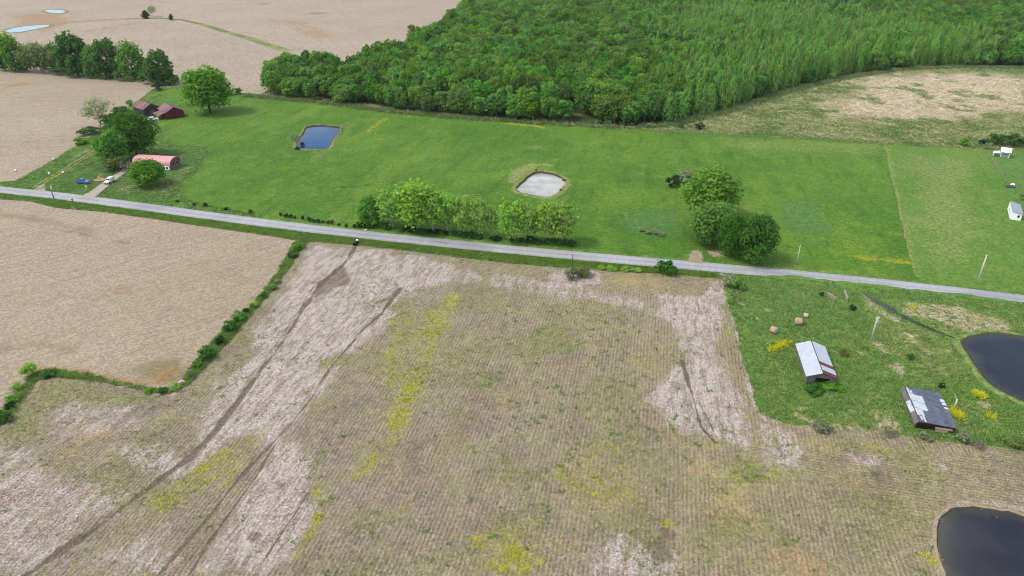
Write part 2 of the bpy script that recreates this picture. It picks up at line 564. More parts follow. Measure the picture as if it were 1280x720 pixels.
class MB:
    """collects shapes and links them as one mesh object"""
    def __init__(s):
        s.v, s.f = [], []
    def add(s, V, Fc):
        k = len(s.v)
        s.v += [tuple(p) for p in V]
        s.f += [tuple(i + k for i in f) for f in Fc]
        return s
    def box(s, lo, hi, M4=None):
        (x0, y0, z0), (x1, y1, z1) = lo, hi
        V = [Vector(p) for p in ((x0, y0, z0), (x1, y0, z0), (x1, y1, z0), (x0, y1, z0), (x0, y0, z1), (x1, y0, z1), (x1, y1, z1), (x0, y1, z1))]
        if M4 is not None:
            V = [M4 @ p for p in V]
        return s.add(V, [(3, 2, 1, 0), (4, 5, 6, 7), (0, 1, 5, 4), (1, 2, 6, 5), (2, 3, 7, 6), (3, 0, 4, 7)])
    def slab(s, quad, t):
        """a quad with thickness t downwards along its normal"""
        q = [Vector(p) for p in quad]
        n = (q[1] - q[0]).cross(q[3] - q[0]).normalized() * t
        V = q + [p - n for p in q]
        return s.add(V, [(0, 1, 2, 3), (7, 6, 5, 4), (1, 0, 4, 5), (2, 1, 5, 6), (3, 2, 6, 7), (0, 3, 7, 4)])
    def tube(s, pts, rad, seg=8, cap=True):
        pts = [Vector(p) for p in pts]
        rad = rad if isinstance(rad, (list, tuple)) else [rad] * len(pts)
        V, Fc = [], []
        for i, p in enumerate(pts):
            d = (pts[min(i + 1, len(pts) - 1)] - pts[max(i - 1, 0)]).normalized()
            a = d.cross(Vector((0, 0, 1)) if abs(d.z) < 0.9 else Vector((1, 0, 0))).normalized()
            b = d.cross(a)
            for k in range(seg):
                t = 2 * math.pi * k / seg
                V.append(p + (a * math.cos(t) + b * math.sin(t)) * rad[i])
        for i in range(len(pts) - 1):
            for k in range(seg):
                q = (k + 1) % seg
                Fc.append((i * seg + k, i * seg + q, (i + 1) * seg + q, (i + 1) * seg + k))
        if cap:
            Fc.append(tuple(range(seg))[::-1])
            Fc.append(tuple(range((len(pts) - 1) * seg, len(pts) * seg)))
        return s.add(V, Fc)
    def prism(s, outline, y0, y1):
        """outline in x,z extruded along y"""
        n = len(outline)
        V = [(x, y0, z) for x, z in outline] + [(x, y1, z) for x, z in outline]
        return s.add(V, [tuple(range(n)), tuple(range(n, 2 * n))[::-1]] + [(i, i + n, (i + 1) % n + n, (i + 1) % n) for i in range(n)])
    def mesh(s, name, mat, bevel=0.0, smooth=False):
        bm = bmesh.new()
        vs = [bm.verts.new(p) for p in s.v]
        for f in s.f:
            try:
                bm.faces.new([vs[i] for i in f])
            except ValueError:
                pass
        bmesh.ops.recalc_face_normals(bm, faces=bm.faces)
        if bevel:
            bmesh.ops.bevel(bm, geom=list(bm.edges), offset=bevel, segments=2, affect='EDGES', clamp_overlap=True)
        me = bpy.data.meshes.new(name)
        bm.to_mesh(me)
        bm.free()
        me.materials.append(mat)
        if smooth:
            for p in me.polygons:
                p.use_smooth = True
        return me
    def build(s, name, mat, parent=None, bevel=0.0, smooth=False):
        return link(name, s.mesh(name, mat, bevel, smooth), parent)

# ================================================================== GROUND
# ---- far ground: one sheet out to the horizon
def stroke_poly(px, wid, z=0):
    pts = GA(px)
    ws = wid if isinstance(wid, (list, tuple)) else [wid] * len(pts)
    lft, rgt = [], []
    for i in range(len(pts)):
        d = pts[min(i + 1, len(pts) - 1)] - pts[max(i - 1, 0)]
        d = d / np.hypot(*d)
        n_ = np.array([-d[1], d[0]]) * ws[i] / 2
        lft.append(pts[i] + n_); rgt.append(pts[i] - n_)
    return np.array(lft + rgt[::-1])

def ground_masks(P):
    z = np.zeros(len(P))
    return dict(weed=mx_(m_stroke(P, [(0, 40), (60, 30), (150, 25), (200, 22)], 6, 4, 2) * 0.8),
                rust=mx_(m_poly(P, [(20, 18), (80, 16), (90, 30), (60, 40), (20, 34)], 10, 8) * 0.9,
                         m_stroke(P, [(100, 40), (130, 36), (160, 30)], 7, 4, 2) * 0.9,
                         m_stroke(P, [(340, 25), (370, 28), (400, 45)], 22, 12, 6) * 0.7),
                dark=mx_(m_blob(P, (395, 17), 14) * 0.7, m_blob(P, (330, 5), 14) * 0.6, m_stroke(P, [(180, 0), (220, 4), (300, 6)], 8, 5, 4) * 0.5))

# fine net where the photograph looks, one big skirt around it to the horizon
far = np.array([(-4000, -1500), (4000, -1500), (4000, 6000), (-4000, 6000)], float)
core = np.array([(-760, 40), (760, 40), (760, 1300), (-760, 1300)], float)
gx, gy = np.meshgrid(np.linspace(-760, 760, 191), np.linspace(40, 1300, 158))
Vg = np.c_[gx.ravel(), gy.ravel()]
ii = np.arange(len(Vg)).reshape(gx.shape)
Fg = np.stack([ii[:-1, :-1], ii[:-1, 1:], ii[1:, 1:], ii[1:, :-1]], -1).reshape(-1, 4)
gm = ground_masks(Vg)
skirt_v = np.r_[core, far]
base = len(Vg)
skirt_f = np.array([(base + 4, base + 5, base + 1, base + 0), (base + 5, base + 6, base + 2, base + 1), (base + 6, base + 7, base + 3, base + 2), (base + 7, base + 4, base + 0, base + 3)])
gm = {k: np.r_[v, np.zeros(8)] for k, v in gm.items()}
me = raw_mesh('ground', np.c_[np.r_[Vg, skirt_v], np.zeros(len(Vg) + 8)], np.r_[Fg, skirt_f], MT['farsoil'], vattr=gm)
tag(link('ground', me), kind='structure')

# ---- road line
road_px = [(-260, 217), (-120, 225.5), (0, 236.4), (80, 245.2), (160, 256.2), (240, 267.5), (320, 279), (400, 288.2), (480, 297), (560, 305.5), (640, 313), (720, 320.5), (800, 327.6), (880, 334), (960, 340.7), (1040, 348), (1120, 357), (1200, 365.8), (1280, 375.6), (1400, 390), (1560, 409)]
road_c = GA(road_px)
for _ in range(2):          # soften the trace
    road_c[1:-1] = (road_c[:-2] + 2 * road_c[1:-1] + road_c[2:]) / 4

def offset_line(c, d):
    t = np.gradient(c, axis=0)
    t = t / np.hypot(t[:, 0], t[:, 1])[:, None]
    return c + np.c_[-t[:, 1], t[:, 0]] * d
def resample(c, step):
    s_ = np.r_[0, np.cumsum(np.hypot(*np.diff(c, axis=0).T))]
    q = np.arange(0, s_[-1], step)
    return np.c_[np.interp(q, s_, c[:, 0]), np.interp(q, s_, c[:, 1])]
road_f = resample(road_c, 3.0)
RW = 2.9
xs = np.linspace(-RW, RW, 9)
RV = []
for d in xs:
    e = offset_line(road_f, d)
    wv = 0.25 * (fbm(e[:, 0], e[:, 1], 6, 3, 5) - 0.5) if abs(d) == RW else 0
    RV.append(np.c_[offset_line(road_f, d + wv) if np.ndim(wv) == 0 else e + np.c_[np.zeros(len(e)), wv], np.full(len(e), 0.26 - 0.02 * (d / RW) ** 2)])
RV = np.stack(RV, 1)
nR = len(road_f)
idx = np.arange(nR * 9).reshape(nR, 9)
RF = np.stack([idx[:-1, :-1], idx[1:, :-1], idx[1:, 1:], idx[:-1, 1:]], -1).reshape(-1, 4)[:, ::-1]
RP = RV.reshape(-1, 3)
me = raw_mesh('road', RP, RF, MT['road'], vattr=dict(across=np.tile(xs, nR), dark=mx_(m_stroke(RP[:, :2], [(545, 303), (560, 305)], 1.2, 0.5) * 0.9, m_stroke(RP[:, :2], [(1218, 366.5), (1226, 368)], 0.8, 0.5) * 0.8)), smooth=True)
tag(link('road', me), kind='structure')

UP, LO = offset_line(road_f, 2.6), offset_line(road_f, -2.6)

# ---- left bare field
BF_px = [(-30, 247), (0, 250), (40, 252), (70, 262), (130, 266), (200, 276), (280, 287), (330, 293), (368, 301), (372, 306), (352, 335), (340, 350), (318, 370), (298, 393), (285, 412), (262, 432), (245, 455), (235, 470), (222, 486), (205, 490), (180, 485), (150, 478), (110, 470), (85, 464), (50, 462), (40, 468), (28, 485), (12, 508), (0, 520), (-40, 556), (-160, 600), (-380, 560), (-500, 400), (-360, 260)]
def bare_masks(P):
    return dict(weed=mx_(m_poly(P, [(160, 462), (215, 450), (240, 460), (225, 482), (175, 480)], 4, 3) * 0.9, m_stroke(P, [(0, 436), (50, 430), (90, 438)], 3, 2, 1) * 0.6,
                         m_stroke(P, [(0, 268), (60, 278), (110, 290)], 5, 3, 2) * 0.6),
                rust=mx_(m_stroke(P, [(50, 475), (46, 462), (110, 467), (180, 482)], 2.5, 1.5, 0.8), m_blob(P, (205, 468), 5) * 0.8, m_blob(P, (150, 362), 4) * 0.6),
                dark=mx_(m_stroke(P, [(50, 283), (120, 297), (160, 305)], 1.5, 1.2, 1) * 0.7, m_stroke(P, [(195, 315), (260, 330)], 1.5, 1.2, 1) * 0.5, m_stroke(P, [(0, 440), (40, 434)], 2.0, 1.5, 1) * 0.6))
bare_o, BARE = sheet('bare_field', GA(BF_px), 0.08, 1.6, MT['bare'], 0.7, 1, bare_masks)

# ---- field beside the farmyard (left)
sheet('dry_field', GA([(-500, 82), (0, 88), (60, 92), (120, 99), (182, 107), (190, 111), (176, 124), (160, 133), (135, 150), (118, 166), (90, 184), (60, 202), (30, 219), (18, 226), (0, 227), (-200, 214), (-640, 190)]), 0.05, 5.0, MT['yardsoil'], 1.2, 2,
      lambda P: dict(weed=m_stroke(P, [(0, 100), (90, 112), (180, 116)], 4, 3, 2) * 0.5, rust=m_blob(P, (20, 106), 12) * 0.7, dark=mx_(m_blob(P, (50, 126), 3) * 0.8, m_blob(P, (24, 152), 3) * 0.6)))

# ---- stubble field in front
ST_top = [(372, 303)] + [(395, 302), (450, 306), (520, 314), (580, 322), (640, 328.5), (700, 333.5), (760, 336.5), (820, 341), (870, 344), (905, 348)]
ST_px = ST_top + [(908, 362), (914, 385), (922, 415), (932, 455), (942, 490), (950, 515), (985, 528), (1040, 532), (1100, 538), (1160, 546), (1210, 552), (1280, 560), (1420, 575), (1700, 800), (1500, 1000), (640, 1000), (-300, 1000), (-420, 700), (-160, 612), (-40, 566), (0, 528), (24, 500), (44, 474), (60, 468), (110, 476), (150, 484), (190, 494), (215, 496), (236, 484), (250, 464), (270, 440), (292, 418), (306, 398), (326, 374), (346, 354), (360, 332)]
GUL = [(446, 306), (432, 328), (420, 340), (403, 354), (380, 385), (356, 425), (325, 465), (300, 500), (270, 540), (235, 575), (195, 605), (150, 638), (120, 662), (80, 688), (30, 722), (-40, 770)]
GUL2 = [(500, 362), (478, 392), (455, 412), (440, 430), (410, 465), (392, 495), (365, 530), (335, 562), (300, 598), (262, 648), (225, 690), (190, 730)]
GUL3 = [(345, 556), (320, 598), (290, 640), (258, 686), (236, 722)]
GUL4 = [(386, 618), (365, 650), (345, 680), (322, 715)]
GUL5 = [(392, 360), (372, 392), (350, 425), (322, 466)]
GUL6 = [(852, 452), (860, 480), (868, 505), (876, 535), (895, 556)]
GUL7 = [(874, 505), (884, 525), (892, 540)]
def stubble_masks(P):
    q = m_poly
    pale = mx_(q(P, [(396, 310), (470, 312), (565, 332), (560, 352), (520, 360), (495, 385), (470, 420), (440, 442), (420, 438), (395, 452), (400, 475), (360, 520), (320, 545), (290, 552), (240, 592), (215, 590), (250, 555), (258, 520), (290, 470), (330, 410), (372, 345)], 3, 4, 1),
               q(P, [(430, 455), (405, 492), (372, 522), (345, 560), (322, 568), (318, 545), (355, 505), (395, 462)], 2, 2, 2) * 0.8,
               q(P, [(352, 555), (376, 560), (388, 600), (388, 645), (352, 700), (330, 722), (235, 722), (285, 660), (318, 606)], 2.5, 2, 3),
               q(P, [(0, 560), (40, 580), (90, 600), (140, 625), (150, 640), (110, 668), (60, 712), (40, 722), (-60, 730), (-60, 560)], 4, 4, 4) * 0.68,
               q(P, [(140, 560), (200, 555), (235, 572), (190, 605), (150, 590)], 3, 3, 5) * 0.7,
               q(P, [(100, 690), (180, 660), (250, 640), (220, 700), (160, 722), (90, 722)], 3, 4, 6) * 0.6,
               q(P, [(815, 368), (870, 375), (905, 350), (914, 378), (905, 400), (885, 420), (895, 450), (918, 500), (945, 535), (935, 556), (900, 556), (860, 545), (830, 525), (810, 500), (830, 468), (852, 455), (850, 415), (830, 395)], 2.5, 3, 7) * 0.95,
               m_stroke(P, [(914, 372), (922, 410), (932, 450), (944, 498), (960, 525)], 2.2, 0.8, 0.5) * 0.9,
               q(P, [(682, 336), (745, 340), (752, 356), (720, 362), (690, 360)], 2, 2, 8) * 0.85,
               q(P, [(560, 338), (640, 345), (760, 368), (830, 376), (820, 392), (740, 380), (640, 365), (560, 352)], 3, 4, 9) * 0.55,
               q(P, [(950, 530), (990, 540), (1010, 570), (1000, 592), (970, 585), (945, 555)], 2.5, 3, 10) * 0.7,
               q(P, [(1056, 568), (1096, 570), (1100, 582), (1075, 590)], 1.5, 1.5, 11) * 0.75, q(P, [(1160, 578), (1190, 582), (1200, 594), (1170, 592)], 1.5, 1.5, 12) * 0.7,
               q(P, [(735, 690), (780, 668), (800, 690), (800, 722), (740, 722)], 1.5, 2, 13) * 0.8, q(P, [(815, 695), (850, 690), (862, 710), (850, 722), (812, 722)], 1.5, 1.5, 13) * 0.75,
               q(P, [(60, 498), (150, 500), (190, 530), (120, 545), (60, 560)], 4, 4, 14) * 0.55,
               m_stroke(P, [(1178, 722), (1168, 690), (1170, 655), (1190, 634), (1230, 628), (1280, 640)], 2.0, 1.2, 0.8) * 0.6)
    yellow = mx_(m_stroke(P, [(568, 372), (556, 392), (546, 408)], [4, 5, 5], 1.5, 1.2) * 0.95, m_stroke(P, [(546, 405), (540, 440), (525, 460), (512, 490), (500, 520), (490, 556)], [4, 3, 4, 5, 5, 3], 1.5, 1.4, 1) * 0.85,
                 m_stroke(P, [(500, 420), (488, 445), (486, 480)], 4, 2, 2, 2) * 0.72, m_stroke(P, [(420, 445), (400, 470), (385, 490)], 3, 1.5, 1.5) * 0.5,
                 m_stroke(P, [(285, 562), (262, 580), (236, 602), (208, 622), (186, 640)], [2, 3, 3, 3, 2], 1.2, 1) * 0.78, m_stroke(P, [(325, 545), (300, 580), (275, 615)], 2.5, 1.5, 1) * 0.6,
                 m_stroke(P, [(395, 610), (400, 640), (388, 670), (372, 700)], 1.8, 1, 0.8) * 0.8, m_stroke(P, [(468, 572), (462, 585), (440, 600)], 1.8, 1, 0.8) * 0.75,
                 m_blob(P, (640, 706), 4.5) * 0.95, m_blob(P, (605, 678), 3.0) * 0.8, m_blob(P, (662, 655), 2.5) * 0.8, m_blob(P, (668, 700), 2.5) * 0.7, m_blob(P, (650, 680), 3) * 0.6,
                 m_blob(P, (705, 595), 4) * 0.55, m_blob(P, (735, 620), 4) * 0.5, m_blob(P, (835, 655), 2) * 0.7, m_blob(P, (890, 558), 3) * 0.6, m_blob(P, (1095, 565), 3) * 0.6, m_blob(P, (1160, 700), 3) * 0.7,
                 m_blob(P, (805, 455), 5) * 0.6, m_blob(P, (910, 415), 2.5) * 0.6, m_blob(P, (1030, 562), 4) * 0.5, m_blob(P, (440, 690), 3) * 0.5, m_blob(P, (500, 640), 3) * 0.5)
    yellow = yellow * 0.70
    yellow = np.maximum(yellow, mx_(m_poly(P, [(470, 400), (520, 385), (566, 368), (560, 420), (545, 470), (505, 560), (478, 575), (470, 520), (480, 460)], 4, 3, 51) * 0.38, m_poly(P, [(325, 535), (300, 580), (250, 625), (190, 660), (170, 650), (230, 605), (285, 555)], 2, 2, 52) * 0.36, m_poly(P, [(590, 660), (690, 640), (690, 722), (580, 722)], 3, 3, 53) * 0.36, m_poly(P, [(690, 560), (790, 540), (800, 640), (700, 660)], 4, 4, 54) * 0.34, m_poly(P, [(860, 590), (960, 560), (1010, 600), (900, 650)], 4, 4, 55) * 0.32))
    yellow = np.maximum(yellow, sstep(0.60, 0.8, fbm(P[:, 0], P[:, 1], 9, 4, 61)) * 0.3)
    weed = mx_(m_blob(P, (690, 425), 11) * 0.62, m_blob(P, (730, 390), 14) * 0.4, m_blob(P, (760, 490), 12) * 0.42, m_blob(P, (600, 475), 6) * 0.5, q(P, [(0, 520), (20, 505), (60, 475), (110, 480), (160, 490), (200, 500), (150, 510), (90, 505), (40, 545), (0, 575)], 3, 2, 21) * 0.62,
               m_blob(P, (930, 590), 4) * 0.7, m_blob(P, (1060, 555), 4) * 0.5, m_blob(P, (780, 550), 9) * 0.4, sstep(0.55, 0.72, fbm(P[:, 0], P[:, 1], 12, 4, 63)) * 0.48,
               m_stroke(P, [(640, 331), (760, 339), (900, 350)], 3.5, 1.5, 1) * 0.45)
    gully = mx_(m_stroke(P, GUL, [1.0, 1.2, 1.4, 1.8, 1.2, 1.1, 1.2, 1.5, 1.8, 1.8, 1.5, 1.2, 1.4, 1.6, 2.0, 2.0], 0.6, 0.8) * 0.86,
                m_stroke(P, GUL2, [1.6, 1.4, 1.0, 0.8, 0.8, 0.7, 0.8, 0.9, 1.0, 1.0, 0.9, 0.9], 0.4, 0.6) * 0.6, m_stroke(P, GUL3, 0.6, 0.3, 0.5) * 0.62, m_stroke(P, GUL4, 0.5, 0.3, 0.4) * 0.6, m_stroke(P, GUL5, 0.5, 0.3, 0.4) * 0.66, m_stroke(P, GUL6, [1.0, 1.0, 0.7, 0.7, 0.9], 0.3, 0.4) * 0.75, m_stroke(P, GUL7, 0.5, 0.3, 0.25) * 0.75,
                m_stroke(P, [(413, 372), (408, 384), (404, 398)], 0.5, 0.3, 0.2) * 0.7, m_stroke(P, [(396, 362), (404, 370), (430, 366)], 0.5, 0.3, 0.2) * 0.62, m_blob(P, (352, 610), 1.3) * 0.66, m_blob(P, (318, 672), 1.6) * 0.6, m_blob(P, (345, 640), 1.0) * 0.6)
    dark = mx_(
               m_poly(P, [(430, 330), (436, 345), (445, 352), (420, 362), (400, 372), (392, 380), (398, 358), (418, 342)], 1.5, 1.5) * 0.75,
               m_stroke(P, [(500, 362), (486, 375), (470, 380)], 2.0, 1.0, 1.0) * 0.7,
               m_stroke(P, GUL2, [1.4, 1.2, 0.8, 0.6, 0.6, 0.5, 0.6, 0.7, 0.8, 0.8, 0.7, 0.7], 0.4, 0.35) * 0.78,
               m_stroke(P, GUL3, 0.4, 0.3, 0.25) * 0.85, m_stroke(P, GUL4, 0.35, 0.3, 0.25) * 0.75, m_stroke(P, GUL5, 0.5, 0.4, 0.35) * 0.6,
               m_stroke(P, GUL6, [1.6, 1.4, 0.7, 0.6, 0.8], 0.5, 0.5) * 0.75, m_stroke(P, GUL7, 0.5, 0.3, 0.2) * 0.8,
               m_blob(P, (822, 690), 3.6) * 0.72, m_blob(P, (835, 668), 2.0) * 0.7, m_blob(P, (1100, 598), 3.2) * 0.62, m_blob(P, (300, 705), 2.5) * 0.5,
               m_stroke(P, [(60, 480), (45, 492), (28, 512), (10, 535)], 1.6, 0.7, 0.4) * 0.55)
    rust = mx_(m_blob(P, (112, 545), 6) * 0.85, m_blob(P, (95, 565), 4) * 0.7, m_blob(P, (790, 350), 6) * 0.8, m_blob(P, (1000, 712), 6) * 0.75, m_blob(P, (915, 635), 6) * 0.6, m_blob(P, (880, 588), 4) * 0.6, m_blob(P, (940, 655), 4) * 0.6, m_blob(P, (750, 630), 4) * 0.5,
               sstep(0.62, 0.8, fbm(P[:, 0], P[:, 1], 10, 3, 67)) * 0.4)
    d_top = np.full(len(P), 1e9)
    tp = GA(ST_top)
    for i in range(len(tp) - 1):
        d_top = np.minimum(d_top, seg_dist(P, tp[i], tp[i + 1])[0])
    head = np.maximum(np.where(P[:, 0] > -30, 1 - sstep(10, 15, d_top), 0), m_poly(P, [(930, 555), (1000, 560), (1280, 570), (1400, 700), (1200, 760), (1140, 660), (1060, 612), (940, 590)], 2, 2))
    olive = np.maximum(sstep(520, 900, 640 + P[:, 0] * 6) * 0.5, mx_(m_poly(P, [(600, 335), (880, 346), (860, 366), (700, 360)], 4, 3) * 0.7, m_poly(P, [(720, 400), (830, 400), (845, 440), (820, 480), (780, 460)], 5, 5) * 0.6, m_blob(P, (330, 470), 8) * 0.5))
    return dict(pale=pale, yellow=yellow, weed=weed, dark=dark, rust=rust, head=head, olive=olive, gully=gully)
def stubble_h(P, B):
    e = edge_dist(P, B[::3])
    g = m_stroke(P, GUL, 1.2, 0.9, 0.1) * 0.26 + m_stroke(P, GUL2, 0.6, 0.7, 0.1) * 0.1
    u = 0.16 * fbm(P[:, 0], P[:, 1], 6, 3, 8) + 0.22
    return u * sstep(0, 2.5, e) * (1 - np.clip(g * 3.4, 0, 0.9))
fine = []
for g_ in (GUL, GUL2, GUL3, GUL4, GUL5, GUL6, GUL7):
    for c_ in (resample(GA(g_), 0.45),):
        for o_ in (-1.0, -0.65, -0.35, 0.0, 0.35, 0.65, 1.0):
            fine.append(offset_line(c_, o_) + RNG.uniform(-0.06, 0.06, c_.shape))
stub_o, STUB = sheet('stubble_field', GA(ST_px), 0.03, 0.85, MT['stubble'], 0.5, 3, stubble_masks, stubble_h, extra=np.concatenate(fine))

# ---- pasture
up_px = [p for p in zip(range(0, 1300, 40), [0] * 40)]
def line_y(px):      # road row at column px
    return np.interp(px, [p[0] for p in road_px], [p[1] for p in road_px])
PA_top = [(196, 118), (206, 110), (236, 106), (270, 112), (300, 116), (345, 122), (400, 128), (470, 137), (540, 143), (620, 150), (700, 156), (780, 160), (850, 163), (930, 168), (1000, 171), (1060, 174), (1105, 177.5)]
PA_px = PA_top + [(1112, 210), (1122, 255), (1132, 300), (1143, 344), (1150, 352), (1152, 361)] + [(x, line_y(x)) for x in range(1120, 190, -40)] + [(222, 250), (222, 238), (246, 215), (262, 190), (258, 184), (225, 183), (205, 176), (196, 155), (186, 140)]
def pasture_masks(P):
    return dict(weed=mx_(m_poly(P, [(970, 245), (1030, 252), (1030, 290), (1005, 306), (975, 285)], 4, 5, 1) * 0.85, m_poly(P, [(770, 275), (800, 262), (850, 262), (852, 275), (830, 300), (790, 290)], 4, 4, 2) * 0.8,
                         m_poly(P, [(218, 186), (262, 188), (262, 200), (225, 205)], 3, 3, 3) * 0.6, m_stroke(P, [(545, 170), (540, 190), (527, 215)], 3, 2, 1.5) * 0.7, m_stroke(P, [(970, 186), (1080, 192), (1104, 198)], 3, 2, 1) * 0.5),
                pale=mx_(m_stroke(P, [(640, 228), (650, 215), (668, 206), (690, 207)], [4, 7, 5, 3], 2, 1) * 0.75, m_stroke(P, PA_top, 4.5, 2.0, 1.2) * 0.6, m_poly(P, [(900, 172), (1100, 180), (1100, 196), (900, 186)], 4, 4) * 0.42, m_blob(P, (670, 185), 8) * 0.45, m_stroke(P, [(1104, 178), (1112, 210)], 2, 1, 1) * 0.4,
                         m_stroke(P, [(440, 155), (410, 180), (395, 200)], 9, 5, 3) * 0.42, m_stroke(P, [(975, 331), (1050, 340), (1110, 346)], 2.5, 1.2, 1) * 0.4),
                yellow=mx_(m_stroke(P, [(1080, 322), (1110, 326), (1140, 330)], 3.0, 1.5, 1.5) * 0.95, m_poly(P, [(1030, 265), (1080, 280), (1100, 320), (1060, 325), (1020, 300)], 8, 8, 4) * 0.3, m_poly(P, [(1100, 286), (1135, 290), (1130, 298), (1105, 296)], 3, 3, 5) * 0.6,
                           m_stroke(P, [(460, 165), (475, 152), (485, 148)], 2.5, 1.5, 1) * 0.85, m_stroke(P, [(630, 154), (668, 158), (680, 160)], 3, 1.5, 1) * 0.9, m_blob(P, (510, 146), 3) * 0.6),
                dark=mx_(m_stroke(P, [(416, 232), (430, 235), (450, 234), (474, 228)], 1.0, 0.6, 0.4) * 0.85, m_stroke(P, [(700, 208), (740, 210)], 1.0, 0.7, 0.5) * 0.5, m_blob(P, (866, 295), 6) * 0.5, m_stroke(P, [(1000, 193), (1100, 196)], 1.4, 1, 0.7) * 0.4,
                         m_stroke(P, [(1094, 240), (1112, 245)], 1.2, 0.9, 0.5) * 0.45, m_stroke(P, [(620, 232), (580, 236), (540, 240)], 1.2, 1, 0.6) * 0.4),
                dirt=mx_(m_poly(P, [(860, 330), (862, 318), (870, 312), (878, 320), (876, 332)], 1, 0.6) * 0.95, m_poly(P, [(882, 314), (900, 312), (908, 322), (890, 322)], 1.2, 0.8) * 0.8, m_blob(P, (884, 300), 2.0) * 0.7))
def small_h(P, B):
    return 0.12 * fbm(P[:, 0], P[:, 1], 5, 3, 9) * sstep(0, 4, edge_dist(P, B[::4]))
pas_o, PAST = sheet('pasture', GA(PA_px), 0.10, 1.9, MT['pasture'], 0.5, 4, pasture_masks, small_h)

# ---- mown lawn
LA_px = [(1105, 177.5), (1180, 181), (1280, 186), (1500, 196), (1700, 330), (1560, 400), (1400, 384)] + [(x, line_y(x)) for x in (1280, 1240, 1200, 1160)] + [(1150, 352), (1143, 344), (1132, 300), (1122, 255), (1112, 210)]
lawn_o, LAWN = sheet('lawn', GA(LA_px), 0.07, 2.4, MT['lawn'], 0.12, 5, lambda P: dict(
    weed=m_poly(P, [(1235, 190), (1290, 190), (1290, 280), (1262, 240)], 4, 4) * 0.55, dark=m_blob(P, (1270, 196), 4) * 0.4, dirt=np.zeros(len(P)), yellow=m_stroke(P, [(1150, 348), (1200, 356)], 2, 1, 1) * 0.5,
    pale=np.maximum(m_stroke(P, [(1107, 185), (1120, 245), (1130, 290), (1142, 342)], 2.4, 1.2, 0.8) * 0.6, m_poly(P, [(1120, 190), (1230, 200), (1220, 330), (1150, 330)], 10, 9, 3) * 0.48)), small_h)

# ---- scrub field beyond the fence, right
SCRUB_px = [(800, 158), (840, 156), (866, 148), (900, 140), (940, 128), (970, 118), (1010, 106), (1060, 95), (1120, 86), (1200, 82), (1290, 84), (1420, 90), (1560, 200), (1280, 189), (1180, 185), (1105, 181), (1000, 175), (930, 171), (850, 166), (790, 163)]
def scrub_masks(P):
    tan = mx_(m_poly(P, [(1080, 100), (1130, 92), (1200, 92), (1260, 92), (1290, 105), (1290, 138), (1230, 148), (1150, 150), (1090, 150), (1050, 130)], 14, 14, 1) * 0.8, m_poly(P, [(1020, 128), (1090, 120), (1100, 150), (1040, 148)], 10, 10, 2) * 0.62, m_poly(P, [(1040, 100), (1080, 95), (1100, 108), (1040, 112)], 8, 6, 4) * 0.5)
    tan = tan * (1 - 0.5 * sstep(0.52, 0.64, fbm(P[:, 0], P[:, 1], 11, 4, 31)))
    return dict(dirt=tan, weed=mx_(sstep(0.52, 0.66, fbm(P[:, 0], P[:, 1], 11, 4, 31)) * 0.8, m_poly(P, [(1200, 84), (1280, 84), (1280, 92), (1200, 90)], 6, 4) * 0.7),
                yellow=m_blob(P, (1135, 118), 5) * 0.5, pale=sstep(0.5, 0.7, fbm(P[:, 0], P[:, 1], 12, 4, 35)) * 0.6, dark=m_stroke(P, [(850, 161), (930, 167), (1105, 177), (1280, 185)], 2.5, 1.5, 1) * 0.75)
scr_o, SCRUB = sheet('scrub_field', GA(SCRUB_px), 0.04, 2.8, MT['scrub'], 1.2, 6, scrub_masks, small_h)

